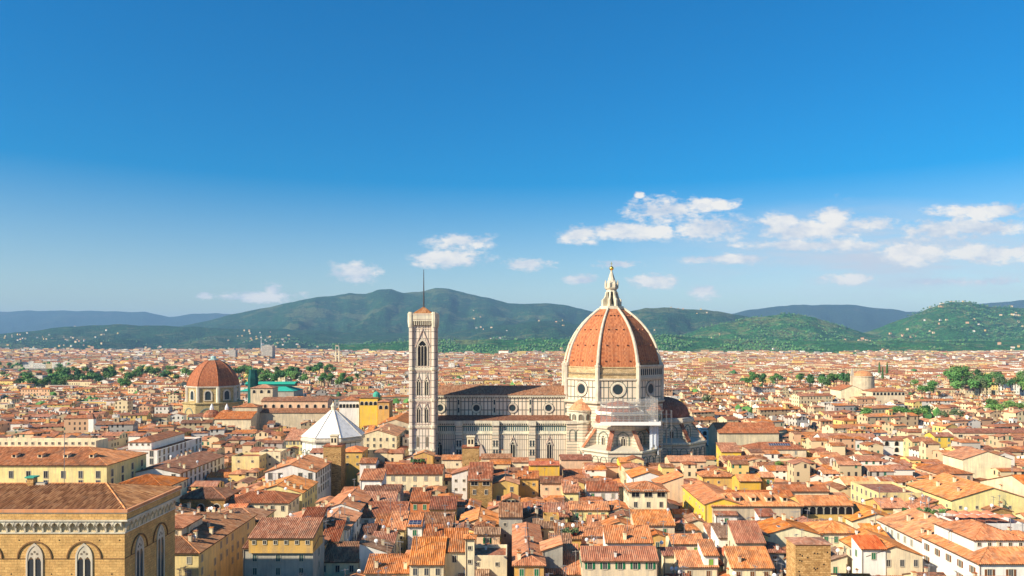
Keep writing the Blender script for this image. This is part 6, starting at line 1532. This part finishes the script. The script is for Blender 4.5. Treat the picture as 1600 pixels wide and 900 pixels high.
# ---------------------------------------------------------------- woods on the lower slopes: one mass
wr = random.Random(5)
ico = [(0, 0, 1), (.89, 0, .45), (.28, .85, .45), (-.72, .53, .45), (-.72, -.53, .45), (.28, -.85, .45), (.72, .53, -.3), (-.28, .85, -.3), (-.89, 0, -.3), (-.28, -.85, -.3), (.72, -.53, -.3)]
icf = [(0, 1, 2), (0, 2, 3), (0, 3, 4), (0, 4, 5), (0, 5, 1), (1, 6, 2), (2, 7, 3), (3, 8, 4), (4, 9, 5), (5, 10, 1), (6, 7, 2), (7, 8, 3), (8, 9, 4), (9, 10, 5), (10, 6, 1)]
V = []; Fs = []; mi = []
def blob(x, y, z, r, h, m):
    b = len(V)
    for p in ico:
        j = wr.uniform(.7, 1.25); V.append((x+p[0]*r*j, y+p[1]*r*j, z+(p[2]+.25)*h*j))
    for f in icf: Fs.append((b+f[0], b+f[1], b+f[2])); mi.append(m)
cnt = 0
while cnt < 17000:
    Y = 3300+3600*wr.random()**1.3; px = wr.uniform(-30, 1640)
    if px < 430 and wr.random() < .8: continue
    X = PX(px, Y); dn = fbm(X/420, Y/420, 4)
    z = hill_z(X, Y)
    edge = float(np.interp(px, EDGE_X, EDGE_Y))
    if z <= 10 and Y < edge*.72 and dn < .2: continue
    if z > 10 and dn < .02: continue
    if z <= 10 and dn < -.12: continue
    k = wr.random(); r = wr.uniform(4, 10)
    blob(X, Y, z, r, r*wr.uniform(.8, 1.3), 0 if k < .5 else 1 if k < .85 else 2); cnt += 1
me = bpy.data.meshes.new('woods'); me.from_pydata(V, [], Fs)
for m in LEAF: me.materials.append(m)
me.polygons.foreach_set('material_index', mi); me.update()
wo = bpy.data.objects.new('woods', me); col.objects.link(wo); tag(wo, kind='stuff')
# street trees lost among the far roofs
V = []; Fs = []; mi = []
for i in range(1700):
    Y = 600+4400*wr.random()**.8 if i < 900 else wr.uniform(2800, 5500); px = wr.uniform(-20, 1620); X = PX(px, Y)
    for k in range(wr.randint(1, 5)): blob(X+wr.gauss(0, 9), Y+wr.gauss(0, 9), wr.uniform(10, 15.5), wr.uniform(3, 5.5), wr.uniform(3.5, 6), wr.choice((0, 1, 1, 2)))
me = bpy.data.meshes.new('distant_tree_foliage'); me.from_pydata(V, [], Fs)
for m in LEAF: me.materials.append(m)
me.polygons.foreach_set('material_index', mi); me.update()
wo = bpy.data.objects.new('distant_tree_foliage', me); col.objects.link(wo); tag(wo, kind='stuff')

# ---------------------------------------------------------------- haze
hz = MB(); hz.box(-30000, 30000, -400, 32000, -1.2, 990)
hm = bpy.data.materials.new('haze_air'); hm.use_nodes = True; n = NT(hm.node_tree)
pv = n.n('ShaderNodeVolumePrincipled', {'Color': (.36, .65, 1.0, 1), 'Density': HAZE, 'Anisotropy': 0.0})
out = n.n('ShaderNodeOutputMaterial'); hm.node_tree.links.new(pv.outputs[0], out.inputs['Volume'])
tag(hz.build('haze', hm), kind='stuff')

# ---------------------------------------------------------------- labels: every house says which one it is
SHAPE = {'gx': 'house', 'gy': 'gabled house', 'hip': 'hipped house', 'ss': 'lean-to', 'sw': 'lean-to', 'se': 'lean-to', 'flat': 'flat roofed house'}
ANCH = [('bell tower', 662, 690), ('stone palace', 190, 800), ('baptistery', 522, 690), ('nave', 780, 715), ('cathedral tribune', 975, 715), ('cathedral apse', 1070, 700), ('dark roofed church', 1165, 690), ('pale stone tower', 1268, 860), ('slim stone tower', 735, 720), ('brown stone tower', 519, 730)]
ANCH += [(a, b, c) for a, b, c in (('huge pale yellow palazzo', 100, 740), ('long white palazzo', 280, 705), ('white street front with balcony', 315, 740), ('brown stone palazzo', 314, 790), ('wide orange hip roof', 400, 780), ('long yellow block', 350, 840), ('grey palazzo', 435, 870), ('dark narrow street', 552, 860), ('wide cream palazzo', 640, 755), ('stone loggia house', 750, 765), ('peach gable wall', 747, 830), ('blank cream block', 745, 880), ('ochre lookout', 798, 790), ('green shuttered front', 969, 880), ('tall loggia house', 1013, 775), ('bright yellow house', 1090, 780), ('five dormers', 1180, 780), ('arched attic openings', 1292, 785), ('corner white palazzo', 1530, 870), ('roof cafe', 1550, 815), ('roof garden', 1462, 800), ('terrace block', 1400, 760), ('great cream gable', 1540, 720), ('green shuttered pale house', 1442, 695), ('broad red roof', 1328, 690), ('solar roof palazzo', 1215, 705), ('vivid yellow wall', 850, 725), ('white belfry', 142, 665), ('green cupola', 55, 650))]
ORD = ['', 'second ', 'third ', 'fourth ', 'fifth ', 'sixth ', 'seventh ', 'eighth ', 'ninth ', 'tenth ', 'eleventh ', 'twelfth ']
used = {}
rows_ = []
for d in HOUSES:
    if d['label']: used[d['label'].lower()] = 1; continue
    px, py = topix(d['x'], d['y'], d['z'])
    a = min(ANCH, key=lambda q: (q[1]-px)**2+((q[2]-py)*1.6)**2)
    dx, dy = px-a[1], (py-a[2])*1.6
    rel = ('right of' if dx > 0 else 'left of') if abs(dx) > abs(dy) else ('below' if dy > 0 else 'above')
    rows_.append((math.hypot(dx, dy), d, a[0], rel))
rows_.sort(key=lambda q: q[0]); seen_ = {}
for dist, d, a, rel in rows_:
    wins = d['wins']; w0 = wins[0] if isinstance(wins, list) else wins
    det = {'green': 'green shutters', 'brown': 'brown shutters', 'grey': 'grey shutters', 'slate': 'dark shutters', 'glass': 'plain windows', 'small': 'small dark openings'}[w0]
    look = f"{d['wall']} {SHAPE[d['roof']]} with {'' if d['roof'] == 'flat' else d['tile']+' tiles, '}{det if d['nwin'] else 'blank walls'}"
    k = (look, a, rel); i = seen_.get(k, 0); seen_[k] = i+1
    d['root']['label'] = f"{look}, {ORD[min(i, 11)]}{rel} the {a}".replace(', ,', ',')
print('objects', len(bpy.data.objects))
